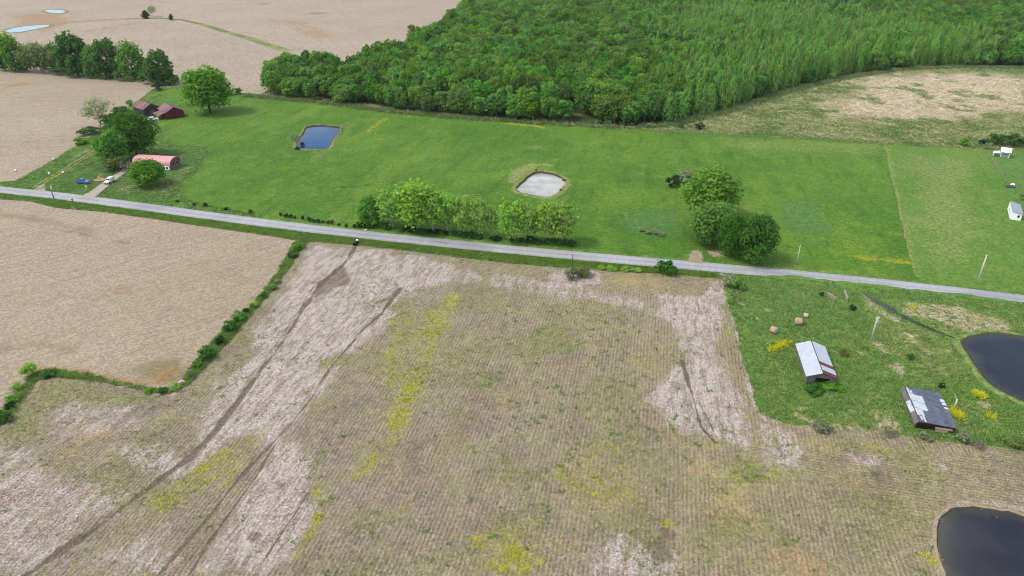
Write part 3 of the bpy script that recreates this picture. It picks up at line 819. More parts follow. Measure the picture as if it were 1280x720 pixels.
# ---- right farmyard
FY_px = [(902, 349), (904, 341), (1000, 344)] + [(x, line_y(x)) for x in (1040, 1120, 1200, 1280)] + [(1400, 390), (1560, 480), (1460, 572), (1280, 562), (1210, 555), (1160, 549), (1100, 541), (1040, 535), (985, 531), (948, 517), (940, 490), (930, 455), (920, 415), (912, 385), (906, 362)]
def yard_masks(P):
    return dict(dirt=mx_(m_poly(P, [(1130, 378), (1200, 385), (1258, 402), (1260, 415), (1210, 415), (1170, 402), (1130, 395)], 2.0, 2.5, 1) * 0.75, m_stroke(P, [(1080, 368), (1095, 388), (1120, 402)], [2, 3, 2], 1, 0.8) * 0.75,
                         m_stroke(P, [(1090, 428), (1105, 442)], 2.2, 1, 0.8) * 0.8, m_blob(P, (1122, 462), 2.4) * 0.8, m_stroke(P, [(1135, 420), (1155, 440), (1165, 448)], 2.4, 1.2, 1) * 0.7, m_poly(P, [(1090, 515), (1115, 520), (1130, 545), (1095, 545)], 1.4, 1.4) * 0.7,
                         m_stroke(P, [(996, 522), (1030, 532), (1100, 540)], 1.6, 0.8, 0.8) * 0.7, m_blob(P, (1228, 508), 2.0) * 0.8, m_stroke(P, [(918, 372), (935, 390), (948, 402)], 1.4, 0.8, 0.6) * 0.6, m_blob(P, (958, 390), 1.5) * 0.5, m_blob(P, (1002, 512), 1.6) * 0.6, m_blob(P, (1076, 443), 1.8) * 0.6, m_blob(P, (1044, 442), 1.5) * 0.6),
                pale=mx_(m_poly(P, [(1100, 372), (1270, 395), (1270, 425), (1200, 430), (1150, 410)], 3, 3, 4) * 0.6, m_poly(P, [(1075, 372), (1100, 392), (1150, 408), (1205, 436), (1212, 470), (1190, 490), (1140, 460), (1100, 440), (1085, 400)], 3, 3, 5) * 0.68, m_poly(P, [(1080, 490), (1110, 495), (1100, 540), (1020, 530)], 2, 2.5, 6) * 0.5, m_blob(P, (1215, 460), 3) * 0.5, sstep(0.55, 0.7, fbm(P[:, 0], P[:, 1], 5, 4, 91)) * 0.5),
                weed=mx_(m_poly(P, [(915, 350), (1040, 356), (1050, 400), (1000, 420), (930, 410)], 3, 4, 7) * 0.6, m_poly(P, [(1010, 485), (1080, 490), (1090, 530), (1010, 530)], 2, 2, 8) * 0.55, sstep(0.5, 0.66, fbm(P[:, 0], P[:, 1], 6, 4, 93)) * 0.6),
                yellow=mx_(m_stroke(P, [(965, 440), (985, 430)], 1.8, 0.9, 0.6) * 0.75, m_blob(P, (1193, 519), 2.6) * 0.8, m_blob(P, (1222, 496), 1.4) * 0.8, m_blob(P, (1236, 522), 1.8) * 0.7, m_blob(P, (1140, 387), 1.2) * 0.8),
                dark=mx_(m_stroke(P, [(1078, 366), (1100, 380), (1130, 398), (1160, 412)], [0.6, 1.6, 1.4, 0.8], 0.5, 0.3) * 0.85, m_stroke(P, [(1060, 384), (1085, 400), (1108, 432)], 0.6, 0.5, 0.3) * 0.5))
def yard_h(P, B):
    d = m_stroke(P, [(1078, 366), (1100, 380), (1130, 398), (1160, 412), (1200, 424)], 2.5, 1.2, 0.2)
    return (0.5 * fbm(P[:, 0], P[:, 1], 3, 3, 10) + 0.1) * sstep(0, 3, edge_dist(P, B[::3])) * (1 - d)
yard_o, YARD = sheet('farmyard_grass', GA(FY_px), 0.10, 0.9, MT['rough'], 1.1, 7, yard_masks, yard_h)

# ---- left farmyard
LY_px = [(0, 228), (18, 227), (30, 221), (60, 204), (90, 186), (118, 168), (135, 152), (160, 134), (176, 124), (190, 112), (208, 108), (200, 122), (188, 140), (198, 155), (207, 176), (225, 183), (258, 184), (262, 190), (246, 215), (224, 238), (240, 252), (330, 271)] + [(x, line_y(x)) for x in (320, 240, 160, 80, 0)] + [(-120, 225), (-260, 217), (-260, 214), (-120, 219)]
def ly_masks(P):
    return dict(weed=mx_(m_poly(P, [(90, 205), (130, 185), (250, 186), (255, 200), (225, 235), (130, 240), (95, 225)], 4, 4, 1) * 0.75), pale=mx_(m_poly(P, [(140, 235), (170, 225), (215, 222), (235, 205), (240, 215), (215, 245), (150, 245)], 3, 4, 2) * 0.6, m_stroke(P, [(20, 227), (60, 205), (100, 182)], 2.5, 1.5, 1) * 0.5),
                dirt=mx_(m_poly(P, [(120, 226), (124, 217), (130, 218), (128, 228)], 0.8, 0.6) * 0.8, m_blob(P, (155, 237), 2.5) * 0.7, m_stroke(P, [(95, 196), (112, 188)], 2, 1, 0.8) * 0.7, m_blob(P, (105, 205), 2.0) * 0.5),
                yellow=np.zeros(len(P)), dark=mx_(m_stroke(P, [(100, 212), (125, 200)], 2.0, 1.2, 1) * 0.6, m_blob(P, (88, 220), 3) * 0.5))
ly_o, LYARD = sheet('farmyard_lawn', GA(LY_px), 0.14, 1.5, MT['rough'], 0.4, 8, ly_masks, small_h)

# ---- verge strip below the road, and the narrow one above it
lo_px = [(-260, 228), (-120, 236.5), (0, 249), (40, 252), (70, 260), (130, 265), (200, 275), (280, 287), (330, 294), (372, 301), (400, 303), (450, 307), (520, 315), (580, 323), (640, 329.5), (700, 334.5), (760, 338), (820, 342), (905, 349)]
vb = np.r_[resample(GA(lo_px), 2.0), [p for p in LO[::-1] if p[0] < G(905, 340).x and p[0] > G(-260, 228).x]]
ver_o, VERGE = sheet('verge', vb, 0.19, 1.1, MT['verge'], 0.25, 9, lambda P: dict(weed=sstep(0.5, 0.7, fbm(P[:, 0], P[:, 1], 5, 4, 71)) * 0.6, pale=mx_(m_stroke(P, lo_px, 2.2, 1.2, 0.8) * 0.6, sstep(0.55, 0.75, fbm(P[:, 0], P[:, 1], 4, 4, 73)) * 0.5), yellow=m_stroke(P, [(560, 318), (640, 327)], 1.4, 0.8, 0.6) * 0.6, dark=np.zeros(len(P)), dirt=m_stroke(P, [(62, 258), (90, 260)], 1.2, 0.8, 0.5) * 0.4), small_h)
vu = offset_line(road_f, 4.3)
sel = (road_f[:, 0] > G(300, 280).x)
vb2 = np.r_[UP[sel], vu[sel][::-1]]
sheet('upper_verge', vb2, 0.235, 1.1, MT['verge'], 0.2, 10, lambda P: dict(weed=sstep(0.5, 0.7, fbm(P[:, 0], P[:, 1], 5, 4, 75)) * 0.5, pale=sstep(0.5, 0.7, fbm(P[:, 0], P[:, 1], 4, 4, 77)) * 0.5, yellow=np.zeros(len(P)), dark=np.zeros(len(P)), dirt=np.zeros(len(P))))

# ---- grass strip on the edge between the bare field and the stubble
HEDGE = [(380, 300), (371, 312), (352, 342), (330, 370), (300, 402), (284, 418), (262, 444), (246, 462), (232, 480), (212, 490), (180, 487), (150, 481), (110, 472), (60, 466), (44, 472), (28, 492), (10, 516), (-10, 534), (-60, 570)]
hs_o, HSTRIP = sheet('field_edge_strip', stroke_poly(HEDGE, [4, 3.4, 1.8, 1.8, 2.8, 3.2, 2.8, 2.4, 2.2, 1.8, 1.2, 1.0, 1.2, 2.2, 2.6, 2.8, 3, 3, 3]), 0.26, 0.8, MT['verge'], 0.7, 31,
      lambda P: dict(weed=sstep(0.5, 0.7, fbm(P[:, 0], P[:, 1], 5, 4, 71)) * 0.6, pale=sstep(0.45, 0.65, fbm(P[:, 0], P[:, 1], 3, 4, 73)) * 0.75, yellow=np.zeros(len(P)), dark=m_stroke(P, [(150, 480), (100, 470), (60, 464)], 1.5, 1, 0.7) * 0.6, dirt=sstep(0.34, 0.5, fbm(P[:, 0], P[:, 1], 3, 4, 99)) * m_poly(P, [(20, 455), (215, 470), (215, 505), (0, 510)], 2, 1) * 0.9))

# ---- far grass waterway, drive, track
ZM = lambda P: dict(weed=np.full(len(P), 0.3), pale=sstep(0.45, 0.7, fbm(P[:, 0], P[:, 1], 14, 3, 79)) * 0.8, yellow=np.zeros(len(P)), dark=np.zeros(len(P)), dirt=np.zeros(len(P)))
sheet('grass_waterway', stroke_poly([(70, 29), (110, 25.5), (150, 23.5), (180, 22.5), (205, 23), (228, 25), (255, 31), (280, 39), (305, 46), (335, 56), (360, 64)], [1.5, 2, 3, 5, 6, 5, 6, 7, 8, 8, 8]), 0.06, 3.0, MT['bank'], 0.8, 11, ZM)
sheet('driveway', stroke_poly([(108, 249), (122, 239), (132, 231), (146, 221), (158, 213)], [6, 4.2, 3.6, 3.4, 2.6]), 0.31, 1.2, MT['gravel'], 0.25, 12)
for k, off in enumerate((-0.9, 0.9)):
    c = resample(GA([(44, 236), (58, 226.5), (78, 215), (100, 201), (118, 190), (135, 182)]), 2)
    c = offset_line(c, off)
    sheet('farm_track', np.r_[offset_line(c, 0.45), offset_line(c, -0.45)[::-1]], 0.295 + 0.004 * k, 0.8, MT['track'], 0.15, 13 + k)
sheet('track_mouth', GA([(40, 240), (48, 233), (56, 231), (58, 240)]), 0.303, 1.0, MT['gravel'], 0.3, 15)
sheet('gravel_pull_in', GA([(858, 333), (864, 322), (867, 316), (872, 316), (876, 324), (884, 335)]), 0.250, 0.8, MT['strawbank'], 0.35, 16)

# ---- forest floor
FOREST_EDGE = [(309, 119), (330, 121), (400, 127), (500, 140), (600, 148), (700, 154), (780, 158), (830, 156), (862, 150), (900, 141), (940, 129), (965, 119), (1010, 107), (1060, 96), (1120, 87), (1200, 83), (1290, 85), (1420, 92)]
FE = GA(FOREST_EDGE)
back = np.array([tuple(G(x, y, 17))[:2] for x, y in [(303, 104), (318, 80), (345, 66), (400, 62), (440, 64), (470, 52), (500, 46), (530, 26), (556, 12), (580, 1)]])
FPOLY = np.r_[FE, [(620, 560), (640, 1250), (-60, 1250)], back[::-1]]
sheet('forest_floor', FPOLY, 0.02, 9.0, MT['floor'], 1.5, 17, ZM)

# ================================================================== PONDS
def pond(name, px, water, bank_mat, crest=0.7, wid=3.0, z=0.2, lip=None, seedn=0, top_only=None):
    poly = densify(GA(px), 1.0, 0)
    # round the corners
    for _ in range(2):
        poly = (np.roll(poly, 1, 0) + 2 * poly + np.roll(poly, -1, 0)) / 4
    poly = poly + np.c_[fbm(poly[:, 0], poly[:, 1], 2.2, 3, seedn) - 0.5, fbm(poly[:, 0], poly[:, 1], 2.2, 3, seedn + 9) - 0.5] * 0.9
    o, B = sheet(name, poly, z, 2.5, water, 0, 20 + seedn, lambda P: dict(edge=1 - sstep(0, 2.5, edge_dist(P, poly))), step=1.5)
    c = poly.mean(0)
    t = np.roll(poly, -1, 0) - np.roll(poly, 1, 0)
    t /= np.hypot(t[:, 0], t[:, 1])[:, None] + 1e-9
    nrm = np.c_[t[:, 1], -t[:, 0]]
    if ((poly - c) * nrm).sum(1).mean() < 0:
        nrm = -nrm
    kf = np.ones(len(poly))
    if top_only is not None:
        d = (poly - c) / np.hypot(*(poly - c).T)[:, None]
        kf = 0.25 + 0.75 * sstep(-0.2, 0.6, d @ np.array(top_only))
    nz = fbm(poly[:, 0], poly[:, 1], 3, 3, seedn + 5)
    rings = []
    for f, h in ((-0.15, -0.1), (0.1, 0.15), (0.25, 0.55), (0.42, 1.0), (0.6, 0.9), (0.8, 0.45), (1.0, -0.15)):
        rad = f * wid * (0.75 + 0.5 * nz)
        rings.append(np.c_[poly + nrm * rad[:, None], z + h * crest * kf * (0.7 + 0.6 * nz) - (0.25 if h < 0 else 0)])
    R = np.stack(rings, 0)
    nr, n = R.shape[:2]
    ii = np.arange(nr * n).reshape(nr, n)
    Fc = np.stack([ii[:-1], np.roll(ii, -1, 1)[:-1], np.roll(ii, -1, 1)[1:], ii[1:]], -1).reshape(-1, 4)
    me = raw_mesh('pond_bank', R.reshape(-1, 3), Fc, bank_mat, vattr={k: np.zeros(nr * n) + (0.45 if k == 'pale' else 0) for k in ('weed', 'pale', 'yellow', 'dark', 'dirt')}, smooth=True)
    if lip:
        low = kf < 0.55
        me.materials.append(lip)
        mi = np.zeros((nr - 1, n), np.int32)
        mi[:2] = 1
        mi[:2, low] = 0
        me.polygons.foreach_set('material_index', mi.ravel())
    me.update()
    bm = bmesh.new(); bm.from_mesh(me); bmesh.ops.recalc_face_normals(bm, faces=bm.faces)
    if sum(f.normal.z for f in bm.faces) < 0:
        bmesh.ops.reverse_faces(bm, faces=bm.faces)
    bm.to_mesh(me); bm.free()
    tag(link('pond_bank', me), kind='structure')
    return poly
W_blue = mat_water('blue_water', S(0, 80, 136, 0.5), 0.05, 0.12)  # blue sky reflection painted into the base colour
W_white = mat_water('painted_cloud_water', S(206, 208, 200, 0.5), 0.12, 0.25, S(172, 176, 170, 0.5), S(188, 184, 166, 0.5))  # cloud reflection painted in: whitish base colour, blotched with a greyer tone
W_dark = mat_water('dark_water', (0.020, 0.021, 0.027, 1), 0.04, 0.25)
W_pale = mat_water('painted_sky_water', S(150, 186, 222, 0.5), 0.08, 0.25, None, S(160, 170, 170, 0.5))  # far pools: the pale sky they mirror is put into their colour
P_blue = pond('blue_pond', [(370, 186), (372, 178), (378, 171), (384, 160), (392, 158.5), (408, 158.5), (425, 160), (423, 167), (416, 176), (411, 186), (400, 187.5), (385, 187)], W_blue, MT['bank'], 0.7, 1.8, 0.28, MT['mud'], 1, (-0.2, 1))
P_white = pond('white_pond', [(646, 238), (655, 229), (664, 221), (672, 217.5), (682, 218), (694, 220.5), (706, 226), (707, 231), (699, 240), (690, 246), (680, 247.5), (664, 244), (650, 241.5)], W_white, MT['bank'], 1.0, 2.6, 0.28, MT['mud'], 2, (-0.6, 0.8))
P_right = pond('dark_pond', [(1200, 433), (1206, 426), (1220, 423), (1238, 420.5), (1256, 421), (1280, 425), (1330, 430), (1390, 450), (1400, 500), (1360, 530), (1300, 515), (1280, 506), (1256, 494), (1240, 484), (1224, 470), (1217, 456), (1212, 446)], W_dark, MT['rough'], 0.35, 2.2, 0.62, MT['mud'], 3)
P_near = pond('brown_pond', [(1173, 660), (1180, 646), (1195, 638), (1215, 636), (1240, 641), (1262, 642), (1280, 650), (1330, 668), (1380, 720), (1370, 790), (1300, 850), (1220, 820), (1188, 742), (1180, 710), (1173, 690), (1172, 672)], W_dark, MT['strawbank'], 0.25, 0.9, 0.42, MT['mud'], 4)
pond('pale_pool', [(6, 38.5), (16, 35.5), (30, 33), (50, 31.5), (63, 31), (60, 33.5), (44, 36.5), (26, 40), (12, 41)], W_pale, MT['bank'], 0.15, 4, 0.12, None, 5)
pond('pale_pool', [(55, 13.5), (64, 12), (78, 13), (83, 15), (74, 17), (62, 16)], W_pale, MT['bank'], 0.1, 4, 0.12, None, 6)
sheet('ditch_water', stroke_poly([(1078, 367), (1092, 375.5), (1106, 383), (1122, 393), (1140, 402), (1160, 411), (1180, 419), (1203, 428)], [0.8, 1.4, 1.7, 1.4, 0.9, 0.7, 0.6, 0.6]), 0.30, 0.8, W_dark, 0.3, 27)

# ================================================================== PLANTS
LEAF = {}
LEAF['mid'] = mat_leaf('leaf_mid', S(92, 156, 46), S(158, 214, 86), 0.012, 0.06)
LEAF['forest'] = mat_leaf('leaf_forest', S(72, 126, 38), S(168, 216, 92), 0.045, 0.3)
LEAF['slender'] = mat_leaf('leaf_slender', S(124, 182, 74), S(188, 230, 116), 0.04, 0.2)
LEAF['lime'] = mat_leaf('leaf_lime', S(150, 204, 66), S(206, 246, 124), 0.02, 0.08)
LEAF['dark'] = mat_leaf('leaf_dark', S(62, 116, 38), S(116, 172, 66), 0.012, 0.06)
LEAF['deep'] = mat_leaf('leaf_deep', S(36, 62, 36), S(70, 106, 58), 0.02)
LEAF['olive'] = mat_leaf('leaf_olive', S(112, 136, 64), S(166, 184, 106), 0.03)
LEAF['ylime'] = mat_leaf('leaf_yellow_green', S(108, 162, 54), S(166, 214, 94), 0.01, 0.05)
LEAF['pale'] = mat_leaf('leaf_pale', S(140, 166, 100), S(190, 206, 146), 0.03)
LEAF['silver'] = mat_leaf('leaf_silver', S(118, 146, 76), S(210, 212, 176), 0.02)
LEAF['grey'] = mat_leaf('twigs_grey', S(132, 126, 114), S(186, 176, 162), 0.02)
BARK = flat('bark', S(104, 92, 78), 0.9, 0.3, 2.0)
BARKP = flat('pale_bark', S(190, 184, 170), 0.9, 0.2, 2.0)

def quads(C, N, size, rng, aspect=0.75):
    """leaf-spray quads at C facing N"""
    n = len(C)
    N = N / (np.linalg.norm(N, axis=1)[:, None] + 1e-9)
    rv = rng.normal(size=(n, 3))
    A = np.cross(N, rv); A /= np.linalg.norm(A, axis=1)[:, None] + 1e-9
    Bv = np.cross(N, A)
    s = (size * rng.uniform(0.6, 1.3, n))[:, None]
    fold = N * s * 0.18
    V = np.stack([C - A * s + fold, C - Bv * s * aspect - fold, C + A * s + fold, C + Bv * s * aspect - fold], 1).reshape(-1, 3)
    return V, np.arange(n * 4).reshape(n, 4)

def crown_mesh(name, mat, seed, R=1.0, z0=0.22, z1=1.0, lobes=14, leaves=900, size=0.09, shape='round', loose=0.12, fill=0.15):
    """a crown in units of tree height 1 (z) and crown radius 1 (x,y): leaf sprays gathered on lobes"""
    rng = np.random.default_rng(seed)
    hz = (z1 - z0) / 2
    cs, rs = [], []
    for i in range(lobes):
        if shape == 'round':
            th, ph = i * 2.4 + rng.uniform(-0.4, 0.4), math.acos(np.clip(-0.92 + 1.9 * (i + rng.uniform(0, 0.8)) / lobes, -1, 1))
            f = rng.uniform(0.52, 0.82)
            x, y, zz = f * math.sin(ph) * math.cos(th), f * math.sin(ph) * math.sin(th), f * math.cos(ph)
            r = rng.uniform(0.30, 0.46)
        elif shape == 'slender':
            u = (i + rng.uniform(0, 0.9)) / lobes
            prof = (1 - u ** 1.8) * (0.6 + 0.4 * min(1, u * 4))
            th = i * 2.4 + rng.uniform(-0.5, 0.5)
            x, y, zz = 0.5 * prof * math.cos(th), 0.5 * prof * math.sin(th), -0.95 + 1.85 * u
            r = 0.24 + 0.36 * prof
        else:                            # 'tall': oval of rising boughs
            u = (i + rng.uniform(0, 0.9)) / lobes
            prof = math.sin(math.pi * (0.12 + 0.80 * u)) ** 0.8
            th = i * 2.4 + rng.uniform(-0.6, 0.6)
            x, y, zz = 0.66 * prof * math.cos(th), 0.66 * prof * math.sin(th), -0.85 + 1.65 * u
            r = rng.uniform(0.26, 0.42)
        cs.append((x, y, zz)); rs.append(r)
    cs, rs = np.array(cs), np.array(rs)
    wgt = rs ** 2 / (rs ** 2).sum()
    li = rng.choice(lobes, leaves, p=wgt)
    d = rng.normal(size=(leaves, 3))
    d[:, 2] = np.where(d[:, 2] < -0.55, -d[:, 2], d[:, 2])
    d /= np.linalg.norm(d, axis=1)[:, None]
    rad = rs[li] * (1 + rng.normal(0, loose, leaves))
    inner = rng.random(leaves) < fill
    rad = np.where(inner, rad * rng.uniform(0.2, 0.8, leaves), rad)
    sq = np.array([1, 1, 1.0])
    C = cs[li] + d * rad[:, None] * sq
    Nn = d * 0.75 + np.array([0, 0, 0.55]) + rng.normal(0, 0.38, (leaves, 3))
    V, Fc = quads(C, Nn, size, rng)
    V[:, 2] = z0 + (V[:, 2] + 1) * hz          # unit ball -> z0..z1
    lob_r = rng.uniform(-0.22, 0.22, lobes)
    r = np.clip(0.5 + lob_r[li] + rng.normal(0, 0.2, leaves), 0, 1)
    # the sprays are cut in ball space, so scale back their height
    me = raw_mesh(name, V * np.array([R, R, 1]), Fc, mat, fattr=dict(r=r))
    return me

def trunk_mesh(name, mat, seed, top=0.8, r0=0.022, limbs=5, spread=0.5, start=0.3, aspect=1.0):
    """tapered trunk with limbs; height 1; x,y scaled by the crown radius later, so thickness is given there too"""
    rng = random.Random(seed)
    b = MB()
    lean = (rng.uniform(-0.05, 0.05), rng.uniform(-0.05, 0.05))
    P = [(lean[0] * t * t, lean[1] * t * t, t * top - 0.01) for t in (0, 0.25, 0.5, 0.75, 1)]
    b.tube(P, [r0 * q for q in (1.35, 1, 0.8, 0.55, 0.25)], 7)
    for i in range(limbs):
        t = start + (0.85 - start) * i / max(1, limbs - 1)
        th = i * 2.4 + rng.uniform(-0.4, 0.4)
        z = t * top
        k = spread * rng.uniform(0.7, 1.1)
        b.tube([(lean[0] * t * t, lean[1] * t * t, z), (k * 0.5 * math.cos(th), k * 0.5 * math.sin(th), z + 0.07), (k * math.cos(th), k * math.sin(th), z + 0.19)], [r0 * 0.55, r0 * 0.4, r0 * 0.15], 5)
    return b.mesh(name, mat, smooth=True)

CR = {}
def crowns(key, mat, n, **k):
    CR[key] = [crown_mesh('crown', LEAF[mat], 100 * len(CR) + i, **k) for i in range(n)]
crowns('forest', 'forest', 7, z0=0.04, lobes=17, leaves=1500, size=0.098, loose=0.07)
crowns('slender', 'slender', 6, z0=0.03, lobes=16, leaves=760, size=0.13, shape='slender', loose=0.25)
crowns('big', 'mid', 2, z0=0.02, lobes=42, leaves=6500, size=0.062, loose=0.1)
crowns('bigdark', 'dark', 3, z0=0.0, lobes=46, leaves=7500, size=0.058, loose=0.07)
crowns('biglime', 'ylime', 1, z0=0.05, lobes=40, leaves=6000, size=0.06, loose=0.14)
crowns('lime', 'lime', 4, z0=0.18, lobes=20, leaves=1500, size=0.085, shape='tall', loose=0.28, fill=0.3)
crowns('airy', 'pale', 2, z0=0.22, lobes=18, leaves=1300, size=0.06, loose=0.3, fill=0.4)
crowns('tall', 'dark', 3, z0=0.0, lobes=20, leaves=2400, size=0.09, shape='tall', loose=0.15)
crowns('tallmid', 'mid', 2, z0=0.0, lobes=20, leaves=2000, size=0.09, shape='tall', loose=0.2)
crowns('olive', 'olive', 3, z0=0.0, lobes=14, leaves=800, size=0.11, loose=0.2)
crowns('shrub', 'dark', 3, z0=0.0, lobes=9, leaves=420, size=0.15, loose=0.2)
crowns('shrubmid', 'mid', 3, z0=0.0, lobes=9, leaves=420, size=0.15, loose=0.2)
crowns('shrubdeep', 'deep', 2, z0=0.0, lobes=7, leaves=300, size=0.17, loose=0.15)
crowns('silver', 'silver', 2, z0=0.0, lobes=9, leaves=420, size=0.14, loose=0.25)
crowns('grey', 'grey', 1, z0=0.05, lobes=9, leaves=240, size=0.10, loose=0.4, fill=0.4)
crowns('cedar', 'deep', 2, z0=0.0, lobes=14, leaves=500, size=0.17, shape='slender', loose=0.1)
crowns('limeshrub', 'lime', 2, z0=0.0, lobes=9, leaves=420, size=0.14, loose=0.25)
TR = dict(plain=[trunk_mesh('trunk', BARK, i, r0=0.035, limbs=5, spread=0.45) for i in range(3)],
          thin=[trunk_mesh('trunk', BARK, 20 + i, top=0.9, r0=0.05, limbs=4, spread=0.3) for i in range(2)],
          white=[trunk_mesh('trunk', BARKP, 40 + i, top=0.82, r0=0.055, limbs=8, spread=0.6, start=0.22) for i in range(4)],
          fat=[trunk_mesh('trunk', BARK, 60 + i, r0=0.05, limbs=7, spread=0.6) for i in range(2)],
          airy=[trunk_mesh('trunk', BARKP, 80 + i, top=0.85, r0=0.022, limbs=10, spread=0.65, start=0.25) for i in range(2)])

def plant(name, kind, loc, height, radius, label, cat, group=None, trunk='plain', var=None, rz=None, foliage='crown'):
    rz = random.uniform(0, 6.28) if rz is None else rz
    e = empty(name, loc, rz, (radius, radius, height))
    tag(e, label, cat, group)
    c = random.choice(CR[kind]) if var is None else CR[kind][var % len(CR[kind])]
    link(foliage, c, e)
    if trunk:
        link('trunk', random.choice(TR[trunk]), e)
    return e

def at_px(name, kind, bx, by, ty, wpx, label, cat='tree', group=None, trunk='plain', k=0.97, var=None, **kw):
    """a plant whose foot shows at (bx,by), whose top shows at row ty and which looks wpx wide"""
    g = G(bx, by, 0.1)
    rad = wpx / 2 * depth(g) / FPX * (0.9 if kind in ('big', 'bigdark', 'biglime') else 1.02)
    # the far side of a wide round crown shows above its tip: allow for it
    h = max(0.5, height_at(g, ty) * k)
    return plant(name, kind, g, h, rad, label, cat, group, trunk, var, **kw)

ORD = ['none', 'first', 'second', 'third', 'fourth', 'fifth', 'sixth', 'seventh', 'eighth', 'ninth', 'tenth', 'eleventh', 'twelfth', 'thirteenth', 'fourteenth', 'fifteenth', 'sixteenth', 'seventeenth', 'eighteenth', 'nineteenth', 'twentieth', 'twenty-first', 'twenty-second', 'twenty-third', 'twenty-fourth', 'twenty-fifth', 'twenty-sixth', 'twenty-seventh', 'twenty-eighth', 'twenty-ninth', 'thirtieth', 'thirty-first', 'thirty-second', 'thirty-third', 'thirty-fourth', 'thirty-fifth', 'thirty-sixth', 'thirty-seventh', 'thirty-eighth', 'thirty-ninth', 'fortieth']
# ---- the forest: every tree stands at its own place
pts = []
step = 6.6
lo, hi = FPOLY.min(0), FPOLY.max(0)
rowsn = int((hi[1] - lo[1]) / step)
cand = []
y = lo[1]
while y < 1180:
    x = lo[0]
    while x < hi[0]:
        cand.append((x + random.uniform(-2.2, 2.2), y + random.uniform(-2.2, 2.2)))
        x += step
    y += step
cand = np.array(cand)
cand = cand[inside(cand, FPOLY)]
ed = edge_dist(cand, FPOLY)
cand = cand[(ed > 1.5)]
# slender young stand on the right, round-crowned wood elsewhere
SLEN = GA([(915, 139), (940, 129), (965, 119), (1010, 107), (1060, 96), (1120, 87), (1200, 83), (1262, 84)])
SLENB = np.array([tuple(G(x, y, 16))[:2] for x, y in [(1268, 58), (1215, 34), (1150, 18), (1080, 8), (1000, 2), (930, 0), (860, 0), (830, 20), (850, 60), (880, 100)]])
SP_ = np.r_[SLEN, SLENB]
sd_ = edge_dist(cand, SP_) * np.where(inside(cand, SP_), 1, -1)
pr = sstep(-30, 22, sd_ + (fbm(cand[:, 0], cand[:, 1], 40, 3, 5) - 0.5) * 60)
isl = RNG.random(len(cand)) < pr * 0.93
extra = cand[isl] + RNG.uniform(-3.3, 3.3, (isl.sum(), 2))      # the young stand is denser
clear = (fbm(cand[:, 0], cand[:, 1], 30, 3, 15) < 0.27)
gap = np.hypot(*(cand - np.array(tuple(G(1270, 70))[:2])).T) < 14
broad = cand[~isl & ~clear]
slend = np.r_[cand[isl], extra[inside(extra, FPOLY)]]
broad = broad[RNG.random(len(broad)) < 0.92]

def in_view(P):
    z = P[:, 1] * CP + 80 * SP
    return np.abs(P[:, 0]) < z * 0.80

def near_first(P):
    s = np.hypot(P[:, 0], P[:, 1]) + np.where(in_view(P), 0, 5000)
    return P[np.argsort(s)]

broad, slend = near_first(broad), near_first(slend)
def hgt(P, base, var, s):
    return base + (fbm(P[:, 0], P[:, 1], 35, 3, s) - 0.5) * var * 2 + RNG.uniform(-1, 1, len(P)) * var * 0.6
hb, hs = hgt(broad, 15.0, 5.0, 3), hgt(slend, 14.5, 3.0, 4)
eb = edge_dist(broad, FE[None].reshape(-1, 2)) if False else np.min([seg_dist(broad, FE[i], FE[i + 1])[0] for i in range(len(FE) - 1)], 0)
hb = hb * (0.72 + 0.28 * sstep(2, 18, eb))
hs = hs * 1.0
NB, NS = 300, 300
front = [i for i in range(min(NB, len(broad))) if eb[i] < 9]
front = {i: k + 1 for k, i in enumerate(sorted(front, key=lambda i: broad[i][0] / (broad[i][1] * CP + CAM_H * SP)))}
for i in range(min(NB, len(broad))):
    p = broad[i]
    edge = eb[i] < 9
    plant('broadleaf_tree', 'forest', (p[0], p[1], 0.0), hb[i], random.uniform(3.6, 7.0),
          'broadleaf tree on the front edge of the wood, %s from the lone round tree' % ORD[min(front[i], 40)] if edge else 'round crowned broadleaf tree inside the wood behind its front row',
          'tree', 'broadleaf trees along the front edge of the wood' if edge else 'broadleaf trees inside the wood', trunk='plain')
for i in range(min(NS, len(slend))):
    p = slend[i]
    plant('slender_tree', 'slender', (p[0], p[1], 0.0), hs[i], random.uniform(1.8, 3.2),
          'slender pale green young tree in the dense stand bordering the tan scrub field', 'tree', 'slender young trees of the stand beside the scrub field', trunk='thin')

